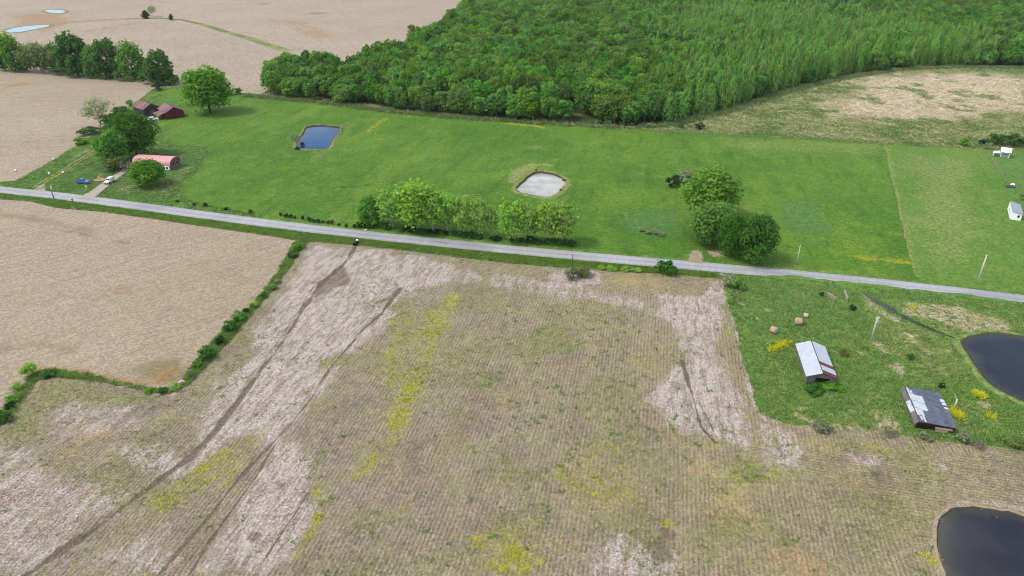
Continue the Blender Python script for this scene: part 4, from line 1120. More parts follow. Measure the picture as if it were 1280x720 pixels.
def gn_wood(name, P, H, Rr, meshes_from, label, cat):
    """the trees past the limit: one object, each point carries one of the crowns"""
    n = len(P)
    me = bpy.data.meshes.new(name)
    me.vertices.add(n)
    me.vertices.foreach_set('co', np.c_[P, np.zeros(n)].astype(np.float32).ravel())
    for q, v in (('rz', RNG.uniform(0, 6.28, n)), ('ht', H), ('rd', Rr)):
        a = me.attributes.new(q, 'FLOAT', 'POINT'); a.data.foreach_set('value', np.asarray(v, np.float32))
    a = me.attributes.new('pick', 'INT', 'POINT'); a.data.foreach_set('value', RNG.integers(0, len(meshes_from), n).astype(np.int32))
    o = link(name, me)
    ng = bpy.data.node_groups.new(name, 'GeometryNodeTree')
    ng.interface.new_socket('Geometry', in_out='INPUT', socket_type='NodeSocketGeometry')
    ng.interface.new_socket('Geometry', in_out='OUTPUT', socket_type='NodeSocketGeometry')
    N = ng.nodes.new
    gi, go = N('NodeGroupInput'), N('NodeGroupOutput')
    m2p = N('GeometryNodeMeshToPoints')
    iop = N('GeometryNodeInstanceOnPoints')
    join = N('GeometryNodeJoinGeometry')
    for src in meshes_from:
        oi = N('GeometryNodeObjectInfo')
        oi.inputs['Object'].default_value = src
        oi.inputs['As Instance'].default_value = True
        ng.links.new(oi.outputs['Geometry'], join.inputs[0])
    def at(nm, t='FLOAT'):
        x = N('GeometryNodeInputNamedAttribute'); x.data_type = t
        x.inputs['Name'].default_value = nm
        return x.outputs[0]
    ng.links.new(gi.outputs[0], m2p.inputs[0])
    ng.links.new(m2p.outputs[0], iop.inputs['Points'])
    ng.links.new(join.outputs[0], iop.inputs['Instance'])
    iop.inputs['Pick Instance'].default_value = True
    ng.links.new(at('pick', 'INT'), iop.inputs['Instance Index'])
    cz, cs = N('ShaderNodeCombineXYZ'), N('ShaderNodeCombineXYZ')
    ng.links.new(at('rz'), cz.inputs[2])
    rd = at('rd')
    ng.links.new(rd, cs.inputs[0]); ng.links.new(rd, cs.inputs[1]); ng.links.new(at('ht'), cs.inputs[2])
    e2r = N('FunctionNodeEulerToRotation')
    ng.links.new(cz.outputs[0], e2r.inputs[0])
    ng.links.new(e2r.outputs[0], iop.inputs['Rotation'])
    ng.links.new(cs.outputs[0], iop.inputs['Scale'])
    ng.links.new(iop.outputs[0], go.inputs[0])
    md = o.modifiers.new('wood', 'NODES')
    md.node_group = ng
    tag(o, label, cat, kind='stuff')
    return o

def protos(kind, name):
    """one real tree of each crown shape, to take the shape from"""
    res, seen = [], set()
    for o in bpy.data.objects:
        if o.name.startswith('crown') and o.parent and o.parent.name.startswith(name) and o.data.name not in seen and o.data in CR[kind]:
            seen.add(o.data.name); res.append(o)
    return res
b2, s2 = broad[NB:], slend[NS:]
gn_wood('far_woodland', b2, hb[NB:], RNG.uniform(3.6, 7.0, len(b2)), protos('forest', 'broadleaf_tree'), 'deep part of the round crowned wood stretching to the top of the picture', 'woodland')
gn_wood('slender_woodland', s2, hs[NS:], RNG.uniform(1.8, 3.3, len(s2)), protos('slender', 'slender_tree'), 'deep part of the pale slender young stand behind its front rows', 'woodland')

# ---- hedge shrubs at the foot of the forest (counted ones) and the low scrub between them
random.seed(21)
cnt = {}
for (x, y, r, h, kd) in sorted([(566, 139.5, 1.3, 1.6, 'silver'), (579, 141, 1.8, 2.0, 'silver'), (540, 137, 1.4, 1.6, 'shrubmid'), (506, 131, 1.8, 2.4, 'shrubmid'), (470, 128, 1.6, 2, 'silver'), (440, 123.5, 1.5, 2, 'silver'), (366, 121, 2.0, 3.0, 'shrubmid'), (378, 122, 1.6, 2.4, 'shrubmid'),
                         (747, 154, 1.5, 1.7, 'silver'), (760, 155.5, 2.2, 2.2, 'shrubmid'), (778, 157, 2.0, 2.2, 'shrub'), (789, 156, 1.4, 1.5, 'silver'), (812, 159, 2.2, 1.8, 'silver'), (851, 160, 1.7, 2.4, 'shrub'), (874, 162, 2.4, 3.0, 'shrubdeep'), (862, 159, 1.2, 1.4, 'silver'), (640, 148, 1.6, 2, 'shrubmid'), (690, 151, 1.6, 2, 'shrub'), (610, 146, 1.6, 1.8, 'shrub')]):
    lab = {'silver': 'white blooming low shrub at the foot of the wood', 'shrubmid': 'fresh green low shrub at the foot of the wood', 'shrub': 'dark green low shrub at the foot of the wood', 'shrubdeep': 'very dark round shrub where the wood edge meets the scrub field'}[kd]
    cnt[kd] = cnt.get(kd, 0) + 1
    if kd != 'shrubdeep':
        lab += ', %s from the lone round tree' % ORD[cnt[kd]]
    plant('shrub', kd, G(x, y), h, r, lab, 'shrub', None if kd == 'shrubdeep' else {'silver': 'white blooming shrubs along the wood edge', 'shrubmid': 'fresh green shrubs along the wood edge', 'shrub': 'dark shrubs along the wood edge'}[kd], None, foliage='foliage')

# ---- single trees
T = at_px
# treeline at the top left
T('hedgerow_tree', 'tall', 7, 88, 41, 24, 'dark tall tree at the outer end of the treeline, cut by the frame', trunk='fat')
T('hedgerow_tree', 'tallmid', 22, 89, 46, 26, 'bright green tree beside the olive thicket in the treeline at the outer end')
T('hedgerow_thicket', 'olive', 42, 90, 52, 26, 'olive green thicket in the treeline, next to the bright green tree', 'thicket', 'olive thickets in the treeline', None, foliage='foliage')
T('hedgerow_thicket', 'olive', 60, 91, 53, 30, 'greyish olive thicket in the treeline, next to the tallest dark tree', 'thicket', 'olive thickets in the treeline', None, foliage='foliage')
T('hedgerow_tree', 'tall', 98, 95, 42, 42, 'tallest dark green tree in the middle of the treeline, rising above the olive thicket', trunk='fat', var=1)
T('hedgerow_thicket', 'olive', 51, 90, 52, 22, 'olive green thicket in the middle of the thicket stretch of the treeline', 'thicket', 'olive thickets in the treeline', None, foliage='foliage')
T('hedgerow_thicket', 'olive', 75, 92, 53, 22, 'olive thicket leaning against the tallest dark tree of the treeline', 'thicket', 'olive thickets in the treeline', None, foliage='foliage')
T('hedgerow_thicket', 'tallmid', 119, 97, 60, 24, 'green filler tree between the tallest and the very dark tree of the treeline', 'thicket', None, None, foliage='foliage')
T('hedgerow_tree', 'olive', 84, 93.5, 68, 20, 'low olive tree under the tallest dark tree of the treeline', foliage='crown')
T('hedgerow_tree', 'tall', 138, 97, 48, 38, 'very dark broad tree in the treeline, between the tallest tree and the light green one', trunk='fat', var=2)
T('hedgerow_tree', 'tallmid', 169, 100, 55, 34, 'light green tree in the treeline beside the very dark one', var=0)
T('hedgerow_tree', 'tall', 203, 105, 62, 36, 'dark green tree at the end of the treeline nearest the two old barns', var=0)
for hi_, (x, y, t, w_) in enumerate([(30, 90, 76, 20), (75, 93, 76, 24), (118, 97, 84, 20), (154, 100, 84, 20), (186, 104, 88, 22), (218, 106, 92, 18)]):
    T('shrub', 'shrub', x, y, t, w_, 'dark undergrowth shrub at the foot of the treeline, %s from the frame' % ORD[hi_ + 1], 'shrub', 'undergrowth shrubs of the treeline', None, foliage='foliage')
T('shrub', 'shrubdeep', 198, 113, 104, 12, 'dark bush on the field corner just above the grey barn', 'shrub', None, None, foliage='foliage')
T('round_tree', 'big', 263, 141, 83, 60, 'big round green tree standing alone on the pasture corner, next to the forest tip', trunk='fat', var=0)
for (x, y, t, w_, lab) in [(298, 118, 109, 12, 'tall dark shrub between the lone round tree and the forest tip'), (288, 119, 112, 10, 'low dark shrub under the lone round tree, on its forest side')]:
    T('shrub', 'shrub', x, y, t, w_, lab, 'shrub', None, None, foliage='foliage')
# the farmyard at the left
T('airy_tree', 'airy', 126, 160, 122, 36, 'thin pale green tree with see-through crown at the dry field edge', trunk='airy')
T('yard_tree', 'bigdark', 172, 196, 139, 58, 'big dark green tree in the farmyard, towering over the pink roofed house', trunk='fat', var=0)
T('yard_tree', 'big', 146, 206, 163, 46, 'bright green tree in front of the big dark farmyard tree', var=1)
T('twiggy_shrub', 'grey', 162, 217, 200, 18, 'bare grey twiggy shrub beside the driveway, below the bright green yard tree', 'shrub', None, 'airy', foliage='foliage')
T('yard_shrub', 'olive', 143, 213, 194, 28, 'grey green thicket under the bright green yard tree, above the white car', 'shrub', None, None, foliage='foliage')
T('round_tree', 'big', 187, 232, 198, 46, 'low round bright green tree in front of the pink roofed house', var=1, k=0.9)
T('yard_shrub', 'shrub', 112, 168, 158, 24, 'dark shrub on the grass bank under the thin pale tree', 'shrub', None, None, foliage='foliage')
T('yard_shrub', 'shrubmid', 102, 180, 171, 18, 'fresh green shrub on the dry field edge, nearest the road', 'shrub', None, None, foliage='foliage')
T('yard_shrub', 'shrub', 140, 157, 140, 26, 'dark green shrub between the thin pale tree and the grey barn', 'shrub', None, None, foliage='foliage')
T('yard_shrub', 'shrub', 152, 146, 131, 20, 'dark shrub growing against the grey barn wall', 'shrub', None, None, foliage='foliage')
T('sapling', 'shrubmid', 162, 132, 124, 8, 'small leafy sapling at the grey barn corner facing the dry field', 'tree', None, None, foliage='crown')
# far cedars
T('cedar_tree', 'cedar', 182.5, 23, 12.5, 11, 'dark cedar on the far grass strip, beside the small pale tree', trunk=None, var=0, foliage='crown')
T('small_tree', 'airy', 191, 21, 6, 13, 'small pale tree standing alone on the far grass strip between the fields', trunk='airy')
T('cedar_tree', 'cedar', 214.5, 25, 17.5, 6, 'smaller dark cedar standing apart on the far grass strip', trunk=None, var=1, foliage='crown')
# roadside row
row = [(464, 282, 250, 30, 'first, small, dense bushy tree of the roadside row, at the end near the farmyard'),
       (491, 284, 239, 36, 'second tree of the roadside row, lime green, beside the small bushy one'),
       (519, 288, 229, 50, 'tallest and widest lime green tree of the roadside row'),
       (541, 290, 238, 36, 'lime green tree standing just past the tallest one in the roadside row'),
       (560, 292, 243, 30, 'slim lime tree in the middle of the denser half of the roadside row'),
       (580, 295, 247, 28, 'pale greyish lime tree with visible trunk, before the brightest tree of the roadside row'),
       (599, 297, 249, 27, 'brightest yellow green tree, last before the gap in the roadside row'),
       (615, 298, 259, 16, 'small thin tree standing in the gap of the roadside row'),
       (641, 302, 252, 34, 'greyish lime tree, first after the gap in the roadside row'),
       (661, 303, 256, 24, 'yellow green slim tree, second after the gap in the roadside row'),
       (682, 304, 254, 30, 'pale greyish tree, last but one of the roadside row'),
       (703, 305, 254, 34, 'pale lime tree at the far end of the roadside row, nearest the white pond')]
for i, (x, y, t, w_, lab) in enumerate(row):
    T('roadside_tree', 'lime' if i else 'tallmid', x, y, t - 2, w_ * 1.12, lab, 'tree', 'row of lime green trees along the road', 'white' if i else 'plain', var=i)
random.seed(5)
for x in np.arange(452, 716, 10.5):
    y = np.interp(x, [452, 520, 600, 715], [284, 290.5, 299, 307]) + random.uniform(-1.2, 0.4)
    if 606 < x < 618 or random.random() < 0.12:
        continue
    w_ = random.uniform(9, 16)
    hn = globals().get('hn', 0) + 1
    T('hedge_shrub', random.choice(['shrub', 'shrub', 'shrubdeep']), x, y, y - random.uniform(5, 9), w_, 'dark low hedge shrub under the roadside lime trees, %s from the farmyard' % ORD[hn], 'shrub', 'hedge shrubs under the roadside trees', None, foliage='foliage')
for ci, (x, y, w_, h_) in enumerate([(351, 270, 4.5, 5), (358, 272, 6, 6), (364, 272.5, 6, 6), (369, 273.5, 4, 4.5), (378.5, 275, 5, 5.5), (387, 277, 6.5, 7), (392.5, 278, 5, 5), (398, 278.5, 6, 6), (404, 279, 4, 4), (411, 280, 6, 5.5), (416, 280.5, 5, 6), (424, 282, 4.5, 3.5), (433, 284, 5, 5), (443, 285, 6, 5)]):
    T('cedar_shrub', 'shrubdeep', x, y, y - h_, w_, 'dark cedar shrub on the pasture edge above the road, %s from the farmyard' % ORD[ci + 1], 'shrub', 'dark cedar shrubs along the pasture edge', None, foliage='foliage')
for (x, y, w_, h_, lab) in [(257, 258.5, 6, 6, 'dark bush by the road, the largest of the two nearest the farmyard'), (283, 262.5, 6, 4, 'low dark bush on the pasture edge between the farmyard and the cedar line'), (314, 266.5, 6, 5, 'dark round bush at the start of the cedar line above the road'), (222, 253, 5, 4, 'small dark bush in the rough grass next to the road, under the pink roofed house'), (243, 257, 5, 3, 'tiny dark bush in the roadside grass, next to the farmyard edge')]:
    T('roadside_bush', 'shrubdeep', x, y, y - h_, w_, lab, 'shrub', None, None, foliage='foliage')
# the group of big trees by the gravel pull-in
T('crown_tree', 'biglime', 885, 272, 209, 74, 'tall yellowish green broad tree at the back of the roadside group', trunk='fat')
T('crown_tree', 'big', 888, 304, 250, 62, 'fresh green lower tree in front of the yellowish one, behind the gravel pull-in', trunk='fat', var=0, k=0.92)
T('crown_tree', 'bigdark', 914, 320, 264, 42, 'dark green round tree of the roadside group, beside the fresh green one', trunk='fat', var=1, k=0.92)
T('crown_tree', 'bigdark', 941, 326, 266, 56, 'dark green round tree nearest the road in the roadside group', trunk='fat', var=2, k=0.92)
T('pasture_bush', 'shrubdeep', 840, 234, 219, 18, 'dark grey green bush in the pasture, beside the yellowish tall tree', 'shrub', None, None, foliage='foliage')
T('pasture_bush', 'silver', 855, 229, 212, 26, 'silvery white flowering bush between the dark bush and the yellowish tall tree', 'shrub', None, None, foliage='foliage')
for bi_, (x, y) in enumerate([(802, 289), (810, 292), (820, 293), (826, 295)]):
    T('low_bush', 'silver', x, y, y - 5, 9, 'low silvery bush in the rough patch of the pasture, %s from the roadside row' % ORD[bi_ + 1], 'shrub', 'silvery bushes in the rough patch of the pasture', None, foliage='foliage')
T('roadside_bush', 'shrub', 832, 342, 325, 26, 'dark open bush standing on the verge between the road and the stubble field', 'shrub', None, 'plain', foliage='foliage', var=0)
T('blooming_bush', 'silver', 912, 358, 343, 20, 'white blooming bush at the field corner beside the road', 'shrub', None, None, foliage='foliage')
T('blooming_bush', 'silver', 917, 376, 363, 9, 'narrow white blooming bush on the edge between stubble and farmyard grass', 'shrub', None, None, foliage='foliage')
T('corner_bush', 'shrubmid', 923, 362, 346, 18, 'green bush beside the white blooming one at the field corner', 'shrub', None, None, foliage='foliage')
T('corner_bush', 'limeshrub', 912, 380, 370, 8, 'small lime green bush below the narrow white one', 'shrub', None, None, foliage='foliage')
T('pond_willow', 'pale', 371, 183, 164, 14, 'pale willow bush on the bank of the blue pond', 'shrub', None, None, foliage='foliage') if False else T('pond_willow', 'airy', 371, 184, 165, 15, 'pale willow bush on the bank of the blue pond', 'shrub', None, 'airy', foliage='foliage')
for (x, y, w_, h_, lab) in [(378, 182, 6, 5, 'dark reed clump where the willow meets the blue pond'), (372, 187, 7, 4, 'dark brown reed clump at the near corner of the blue pond')]:
    T('reed_clump', 'shrubdeep', x, y, y - h_, w_, lab, 'reeds', None, None, foliage='foliage')
for (x, y, w_, h_, lab) in [(670, 216, 5, 5, 'dark bush on the far corner of the white pond bank'), (701, 239, 3.5, 3, 'tiny dark bush at the near shore of the white pond'), (697, 220, 5, 3, 'grey green bush on the far shore of the white pond'), (705, 226, 5, 3, 'olive bush at the corner of the white pond')]:
    T('shore_bush', 'shrubdeep' if 'dark' in lab else 'olive', x, y, y - h_, w_, lab, 'shrub', None, None, foliage='foliage')
# fence row between the left field and the stubble
for (x, y, w_, h_, kd, lab) in [(372, 312, 20, 12, 'shrubmid', 'green shrub at the top of the field-edge hedge, beside the road verge'), (366, 322, 16, 9, 'shrub', 'second shrub from the road in the field-edge hedge'),
                                (347, 354, 10, 7, 'silver', 'silvery green shrub on the field-edge hedge'), (341, 362, 12, 8, 'shrubmid', 'green shrub below the silvery one in the field-edge hedge'), (330, 372, 12, 8, 'shrub', 'dark green shrub in the thin middle of the field-edge hedge'),
                                (318, 384, 12, 9, 'limeshrub', 'light green shrub in the thin middle of the field-edge hedge'), (308, 391, 8, 7, 'shrubdeep', 'very dark small shrub in the field-edge hedge, above the long leafy part'), (299, 401, 18, 13, 'shrubmid', 'leafy green shrub, upper one of the long leafy part of the hedge'),
                                (288, 414, 20, 16, 'shrub', 'broad leafy shrub in the long leafy part of the hedge'), (276, 430, 14, 12, 'shrubdeep', 'very dark shrub at the low end of the long leafy part'), (259, 449, 24, 18, 'shrub', 'round dense green bush standing alone in the field-edge hedge'),
                                (246, 459, 14, 9, 'shrubmid', 'green low shrub next to the round dense bush'), (238, 470, 12, 8, 'silver', 'grey green shrub near the white stone at the field corner'), (221, 487, 14, 10, 'limeshrub', 'lime green shrub at the bottom corner of the tan field'),
                                (203, 491, 14, 7, 'shrub', 'grey green low shrub on the bottom edge of the tan field'), (186, 491, 12, 5, 'shrubmid', 'small low green shrub on the bottom edge of the tan field'), (60, 471, 22, 9, 'shrub', 'dark spreading shrub beside the bright field-corner bush'),
                                (37, 470, 22, 18, 'limeshrub', 'bright green round bush on the outer corner of the tan field'), (21, 487, 16, 10, 'limeshrub', 'small bright sapling bush below the round one on the outer field edge'), (16, 503, 18, 10, 'shrubmid', 'green shrub on the outer field edge, second from the frame'),
                                (6, 527, 24, 16, 'shrub', 'dark green shrub on the outer field edge, cut by the frame'), (13, 510, 12, 8, 'shrubdeep', 'grey dark shrub between the two green ones on the outer field edge')]:
    T('hedge_shrub', kd, x, y, y - h_ * 0.85, w_ * 0.92, lab, 'shrub', 'hedge shrubs along the tan field edge', None, foliage='foliage')
# right: bushes round the farmyard and far right
for (x, y, w_, h_, kd, lab) in [(1205, 182, 12, 10, 'shrubmid', 'bright green bush on the fence line at the top of the mown lawn'), (1245, 180, 22, 14, 'shrub', 'dark hedge bush behind the small white-roofed hut'), (1268, 182, 26, 16, 'shrub', 'dark hedge bush beside the hut, cut by the frame'), (1230, 180, 12, 7, 'shrubdeep', 'very dark low bush on the fence line beyond the garden rail'),
                                (1234, 186, 9, 8, 'silver', 'pale blooming shrub at the upper end of the garden rail'), (1278, 250, 9, 8, 'silver', 'pale round shrub on the lawn above the white shed, cut by the frame'),
                                (1026, 538, 24, 10, 'silver', 'silvery bush at the border of stubble and farmyard, below the striped shed'), (1065, 388, 9, 8, 'shrubdeep', 'dark round bush beside the old gate'), (1026, 371, 6, 6, 'shrubdeep', 'small dark bush next to the board fence'),
                                (1137, 450, 10, 8, 'shrub', 'dark green bush in the grass midway between pole and patched barn'), (1176, 486, 8, 7, 'shrubdeep', 'dark bush between the patched barn and the dark pond'), (1040, 485, 28, 8, 'shrubmid', 'leafy weeds overgrowing the open end of the striped shed'), (1017, 492, 26, 8, 'shrub', 'dark leafy weeds in front of the striped shed'),
                                (1204, 551, 20, 10, 'silver', 'white blooming bush in front of the patched barn corner'), (1222, 560, 18, 9, 'grey', 'grey dead brush at the border of the stubble, below the patched barn'), (1155, 549, 16, 6, 'silver', 'low silvery brush on the stubble border under the patched barn front'), (1112, 545, 18, 7, 'grey', 'grey brush on the stubble border between the two barns'), (1053, 447, 9, 12, 'olive', 'reddish olive bush against the striped shed side'),
                                (1268, 556, 26, 8, 'olive', 'pale grassy brush at the border of the stubble near the frame')]:
    T('bush', kd, x, y, y - h_, w_, lab, 'shrub', None, None, foliage='foliage')
T('pole_vine', 'silver', 713, 350, 334, 16, 'grey green vine bush climbing the pole on the stubble field', 'shrub', None, None, foliage='foliage')
T('pole_vine', 'olive', 728, 345, 333, 22, 'olive brush beside the pole on the stubble field', 'shrub', None, None, foliage='foliage')
for bi_, (x, y, w_) in enumerate([(752, 337, 10), (765, 338, 14), (782, 339, 12), (795, 340, 14)]):
    T('verge_bush', 'limeshrub', x, y, y - 5, w_, 'low pale green bush on the verge, %s from the slim dark pole' % ORD[bi_ + 1], 'shrub', 'low bushes on the verge by the pole', None, foliage='foliage')

# ================================================================== BUILDINGS
def paint(name, col, rough=0.6, var=0.12, rust=None, amount=0.0, scale=0.7, metal=0.0, ribs=None, deg=0):
    m = M(name, rough, 0.3)
    m.b.inputs['Metallic'].default_value = metal
    tcn = m.n('ShaderNodeTexCoord').outputs['Object']
    c = m.val(col, m.noise(scale, 4, 0.7, tcn), 1 - var, 1 + var)
    if rust:
        c = m.mix(m.ramp(m.noise(0.6, 5, 0.75, tcn), 0.62 - amount * 0.25, 0.72 - amount * 0.2, 0, 0.85), c, rust)
    if ribs:
        sx = m.n('ShaderNodeSeparateXYZ'); m.l(m.rot(deg, 1, 1, tcn), sx.inputs[0])
        m.bump(m.math('SINE', m.math('MULTIPLY', sx.outputs[0], 2 * math.pi / ribs)), 0.6, 0.04)
    return m.done(c)
PT = dict(
    silver=paint('silver_roofing', S(214, 222, 236), 0.4, 0.08, S(180, 182, 186), 0.1, metal=0.1, ribs=0.35, deg=0),
    redroof=paint('dark_red_roofing', S(112, 52, 56), 0.55, 0.2, S(150, 110, 96), 0.2, ribs=0.35, deg=0),
    greyroof=paint('grey_roofing', S(106, 114, 134), 0.5, 0.25, S(78, 80, 92), 0.5, ribs=0.5, deg=0, metal=0.1),
    whitepatch=paint('bare_white_roofing', S(216, 222, 230), 0.45, 0.14, S(150, 152, 160), 0.3, ribs=0.5),
    plank=paint('grey_planks', S(128, 124, 122), 0.9, 0.3, S(96, 90, 86), 0.3),
    plankd=paint('dark_planks', S(72, 68, 70), 0.9, 0.3, S(104, 96, 92), 0.3),
    maroon=paint('maroon_boards', S(96, 38, 40), 0.85, 0.3, S(64, 34, 34), 0.3),
    rust=paint('rusty_tin', S(124, 90, 90), 0.7, 0.2, S(152, 118, 110), 0.45, ribs=0.4),
    rust2=paint('rusty_tin_light', S(140, 102, 98), 0.7, 0.2, S(172, 138, 126), 0.5, ribs=0.4),
    red=paint('red_barn_boards', S(104, 36, 46), 0.8, 0.2, S(92, 32, 40), 0.25),
    pink=paint('faded_red_roof', S(252, 176, 176), 0.5, 0.1, S(240, 200, 196), 0.3, ribs=0.45),
    brick=paint('brownish_brick', S(132, 98, 92), 0.9, 0.18),
    white=paint('white_paint', S(250, 250, 252, 0.85), 0.6, 0.04),
    greywhite=paint('grey_white_roof', S(168, 174, 194), 0.6, 0.08),
    glass=flat('dark_glass', S(40, 46, 56), 0.15, 0.1, 1.0, spec=0.6),
    black=flat('black_opening', S(26, 24, 26), 0.9, 0.2),
    steel=flat('weathered_steel', S(150, 150, 150), 0.6, 0.2),
    wood=flat('weathered_wood', S(176, 164, 146), 0.9, 0.25),
    polewood=flat('pole_wood', S(226, 222, 210), 0.9, 0.15),
    poledark=flat('dark_pole_wood', S(96, 98, 92), 0.9, 0.2),
    tyre=flat('tyre_rubber', S(34, 34, 36), 0.8, 0.1),
    rim=flat('wheel_rim', S(170, 170, 176), 0.4, 0.1),
    blue=flat('blue_car_paint', S(58, 140, 216), 0.35, 0.06, 1, spec=0.5),
    carwhite=flat('white_car_paint', S(240, 242, 246, 0.8), 0.35, 0.04, 1, spec=0.5),
    lamp=flat('lamp_glass', S(226, 226, 220), 0.2, 0.03),
    red_l=flat('tail_lamp_red', S(160, 24, 24), 0.3, 0.05),
    hay=flat('hay', S(196, 172, 146), 0.95, 0.3, 4.0),
    haypale=flat('pale_hay', S(208, 200, 176), 0.95, 0.3, 4.0),
    soil=flat('reddish_soil', S(192, 146, 110), 0.95, 0.25, 1.5),
    stone=flat('pale_stone', S(208, 200, 192), 0.9, 0.2, 2.0),
)

def frame_from(a, b, c_side):
    """rotation of a building whose front runs from ground point a to b; depth axis is +y pointing away (towards c_side)"""
    return math.atan2(b.y - a.y, b.x - a.x)

def gable_barn(name, loc, rz, W, D, eave, ridge, ridge_x, label, cat, wallm, roofL, roofR, over=0.25, thick=0.10, panel=None, open_front=False, front=None, boards=True):
    """gable building: local x across the front, y going back; returns the root"""
    e = empty(name, loc, rz)
    tag(e, label, cat)
    rx = ridge_x
    t = 0.12
    def gable(y0, y1, nm, m, hole=None):
        b = MB()
        if hole:
            x0, x1, zt = hole
            b.prism([(0, 0), (x0, 0), (x0, zt), (x1, zt), (x1, 0), (W, 0), (W, eave), (rx, ridge), (0, eave)], y0, y1)
        else:
            b.prism([(0, 0), (W, 0), (W, eave), (rx, ridge), (0, eave)], y0, y1)
        return b.build(nm, m, e)
    gable(0, t, 'front_wall', front or wallm, open_front)
    gable(D - t, D, 'back_wall', wallm)
    MB().box((0, t, 0), (t, D - t, eave)).build('side_wall', wallm, e)
    MB().box((W - t, t, 0), (W, D - t, eave)).build('side_wall', wallm, e)
    def slope(x_e, mats, nm='roof_panel'):
        """panels laid side by side along the ridge: list of (y0,y1,material)"""
        sgn = -1 if x_e < rx else 1
        sl = (ridge - eave) / abs(x_e - rx)
        xe = x_e + sgn * over
        ze = ridge - sl * abs(xe - rx)
        for j, (y0, y1, mt) in enumerate(mats):
            lift = 0.03 + 0.012 * (j % 2)
            zt = thick + lift
            q = [(rx, y0, ridge + zt), (xe, y0, ze + zt), (xe, y1, ze + zt), (rx, y1, ridge + zt)]
            if sgn < 0:
                q = [q[0], q[3], q[2], q[1]]
            MB().slab(q, thick).build(nm, mt, e)
    slope(0, roofL); slope(W, roofR)
    MB().tube([(rx, -over, ridge + thick + 0.06), (rx, D + over, ridge + thick + 0.06)], 0.09, 6).build('ridge_cap', PT['plankd'] if panel is None else panel, e)
    if boards:
        for side, x in ((0, -0.03), (1, W)):
            n = max(4, int(D / 0.9))
            for k in range(n):
                y0, y1 = t + (D - 2 * t) * k / n, t + (D - 2 * t) * (k + 1) / n
                o = MB().box((x, y0 + 0.01, 0.02 + 0.1 * random.random()), (x + 0.03, y1 - 0.02, eave - 0.08)).build('board', wallm, e)
    return e

# striped shed (right, middle)
a, b = G(1006.5, 481.5), G(1037.5, 479.5)
rz = math.radians(-10)
W = 5.8
cback = G(998, 432, 2.5)
ax = Vector((math.cos(rz), math.sin(rz), 0)); ay = Vector((-math.sin(rz), math.cos(rz), 0))
D1 = (cback - a).dot(ay)
D1 = 12.5
skew = math.atan2((cback - a).dot(ax), D1)       # swing the shed so that its far corner falls where it shows
E1 = gable_barn('striped_shed', a, rz, W, D1, 2.5, 3.6, W * 0.50, 'narrow open shed with silver metal roof striped dark red on one slope', 'shed', PT['plank'],
                [(-0.3, D1 * 0.5, PT['silver']), (D1 * 0.5, D1 + 0.3, PT['silver'])],
                [(-0.3, D1 * 0.09, PT['redroof']), (D1 * 0.09, D1 * 0.25, PT['silver']), (D1 * 0.25, D1 * 0.36, PT['redroof']), (D1 * 0.36, D1 * 0.68, PT['silver']), (D1 * 0.68, D1 + 0.3, PT['silver'])], over=0.35, open_front=(W * 0.26, W * 0.80, 2.2))
for x in (0.0, W * 0.26, W * 0.80, W - 0.16):
    MB().box((x, -0.22, 0), (x + 0.16, -0.06, 2.45)).build('post', PT['plank'], E1)

# patched barn (right, lower)
a, b = G(1142.5, 537), G(1188, 538)
rz = math.radians(-13)
W = 7.0
ay = Vector((-math.sin(rz), math.cos(rz), 0))
cback = G(1127, 489, 1.9)
D2 = 11.2
E2 = gable_barn('patched_barn', a, rz, W, D2, 1.75, 2.2, W * 0.06, 'low old barn with dark grey metal roof patched in white, next to the dark pond', 'barn', PT['plank'],
                [(-0.2, D2 * 0.3, PT['plank']), (D2 * 0.3, D2 * 0.62, PT['whitepatch']), (D2 * 0.62, D2 + 0.2, PT['plank'])],
                [(-0.3, D2 * 0.26, PT['greyroof']), (D2 * 0.26, D2 * 0.54, PT['greyroof']), (D2 * 0.54, D2 * 0.78, PT['greyroof']), (D2 * 0.78, D2 + 0.3, PT['greyroof'])], over=0.25, front=PT['maroon'])
sl = (2.2 - 1.75) / (W * 0.94)
def patch_sheet(u0, u1, v0, v1, mt, lift):
    """loose tin sheet on the long slope: u across from the ridge 0..1, v along the depth 0..1"""
    x0, x1 = W * 0.06 + u0 * W * 0.94, W * 0.06 + u1 * W * 0.94
    z0, z1 = 2.2 - sl * (x0 - W * 0.06) + 0.16 + lift, 2.2 - sl * (x1 - W * 0.06) + 0.16 + lift
    MB().slab([(x0, v0 * D2, z0), (x1, v0 * D2, z1), (x1, v1 * D2, z1), (x0, v1 * D2, z0)], 0.03).build('tin_sheet', mt, E2)
for k, (u0, u1, v0, v1) in enumerate([(0.01, 0.23, 0.16, 0.38), (0.03, 0.22, 0.39, 0.60), (0.0, 0.2, 0.61, 0.82), (0.21, 0.40, 0.34, 0.56), (0.19, 0.41, 0.57, 0.79), (0.14, 0.2, -0.02, 0.15), (0.02, 0.09, 0.83, 1.0), (0.10, 0.16, 0.83, 0.93), (0.06, 0.12, 0.03, 0.14), (0.93, 1.05, 0.62, 0.70), (0.92, 1.05, 0.71, 0.80), (0.94, 1.05, 0.50, 0.56)]):
    patch_sheet(u0, u1, v0, v1, PT['whitepatch'], 0.006 * k)
MB().box((W * 0.50, -0.45, 1.05), (W * 0.93, -0.06, 1.35)).build('fallen_board', PT['wood'], E2)
MB().box((W * 0.52, -0.5, 0.5), (W * 0.82, -0.07, 1.0)).build('fallen_board', PT['wood'], E2)
MB().box((0.3, -0.03, 0.1), (W * 0.46, 0.0, 1.5)).build('opening', PT['black'], E2)

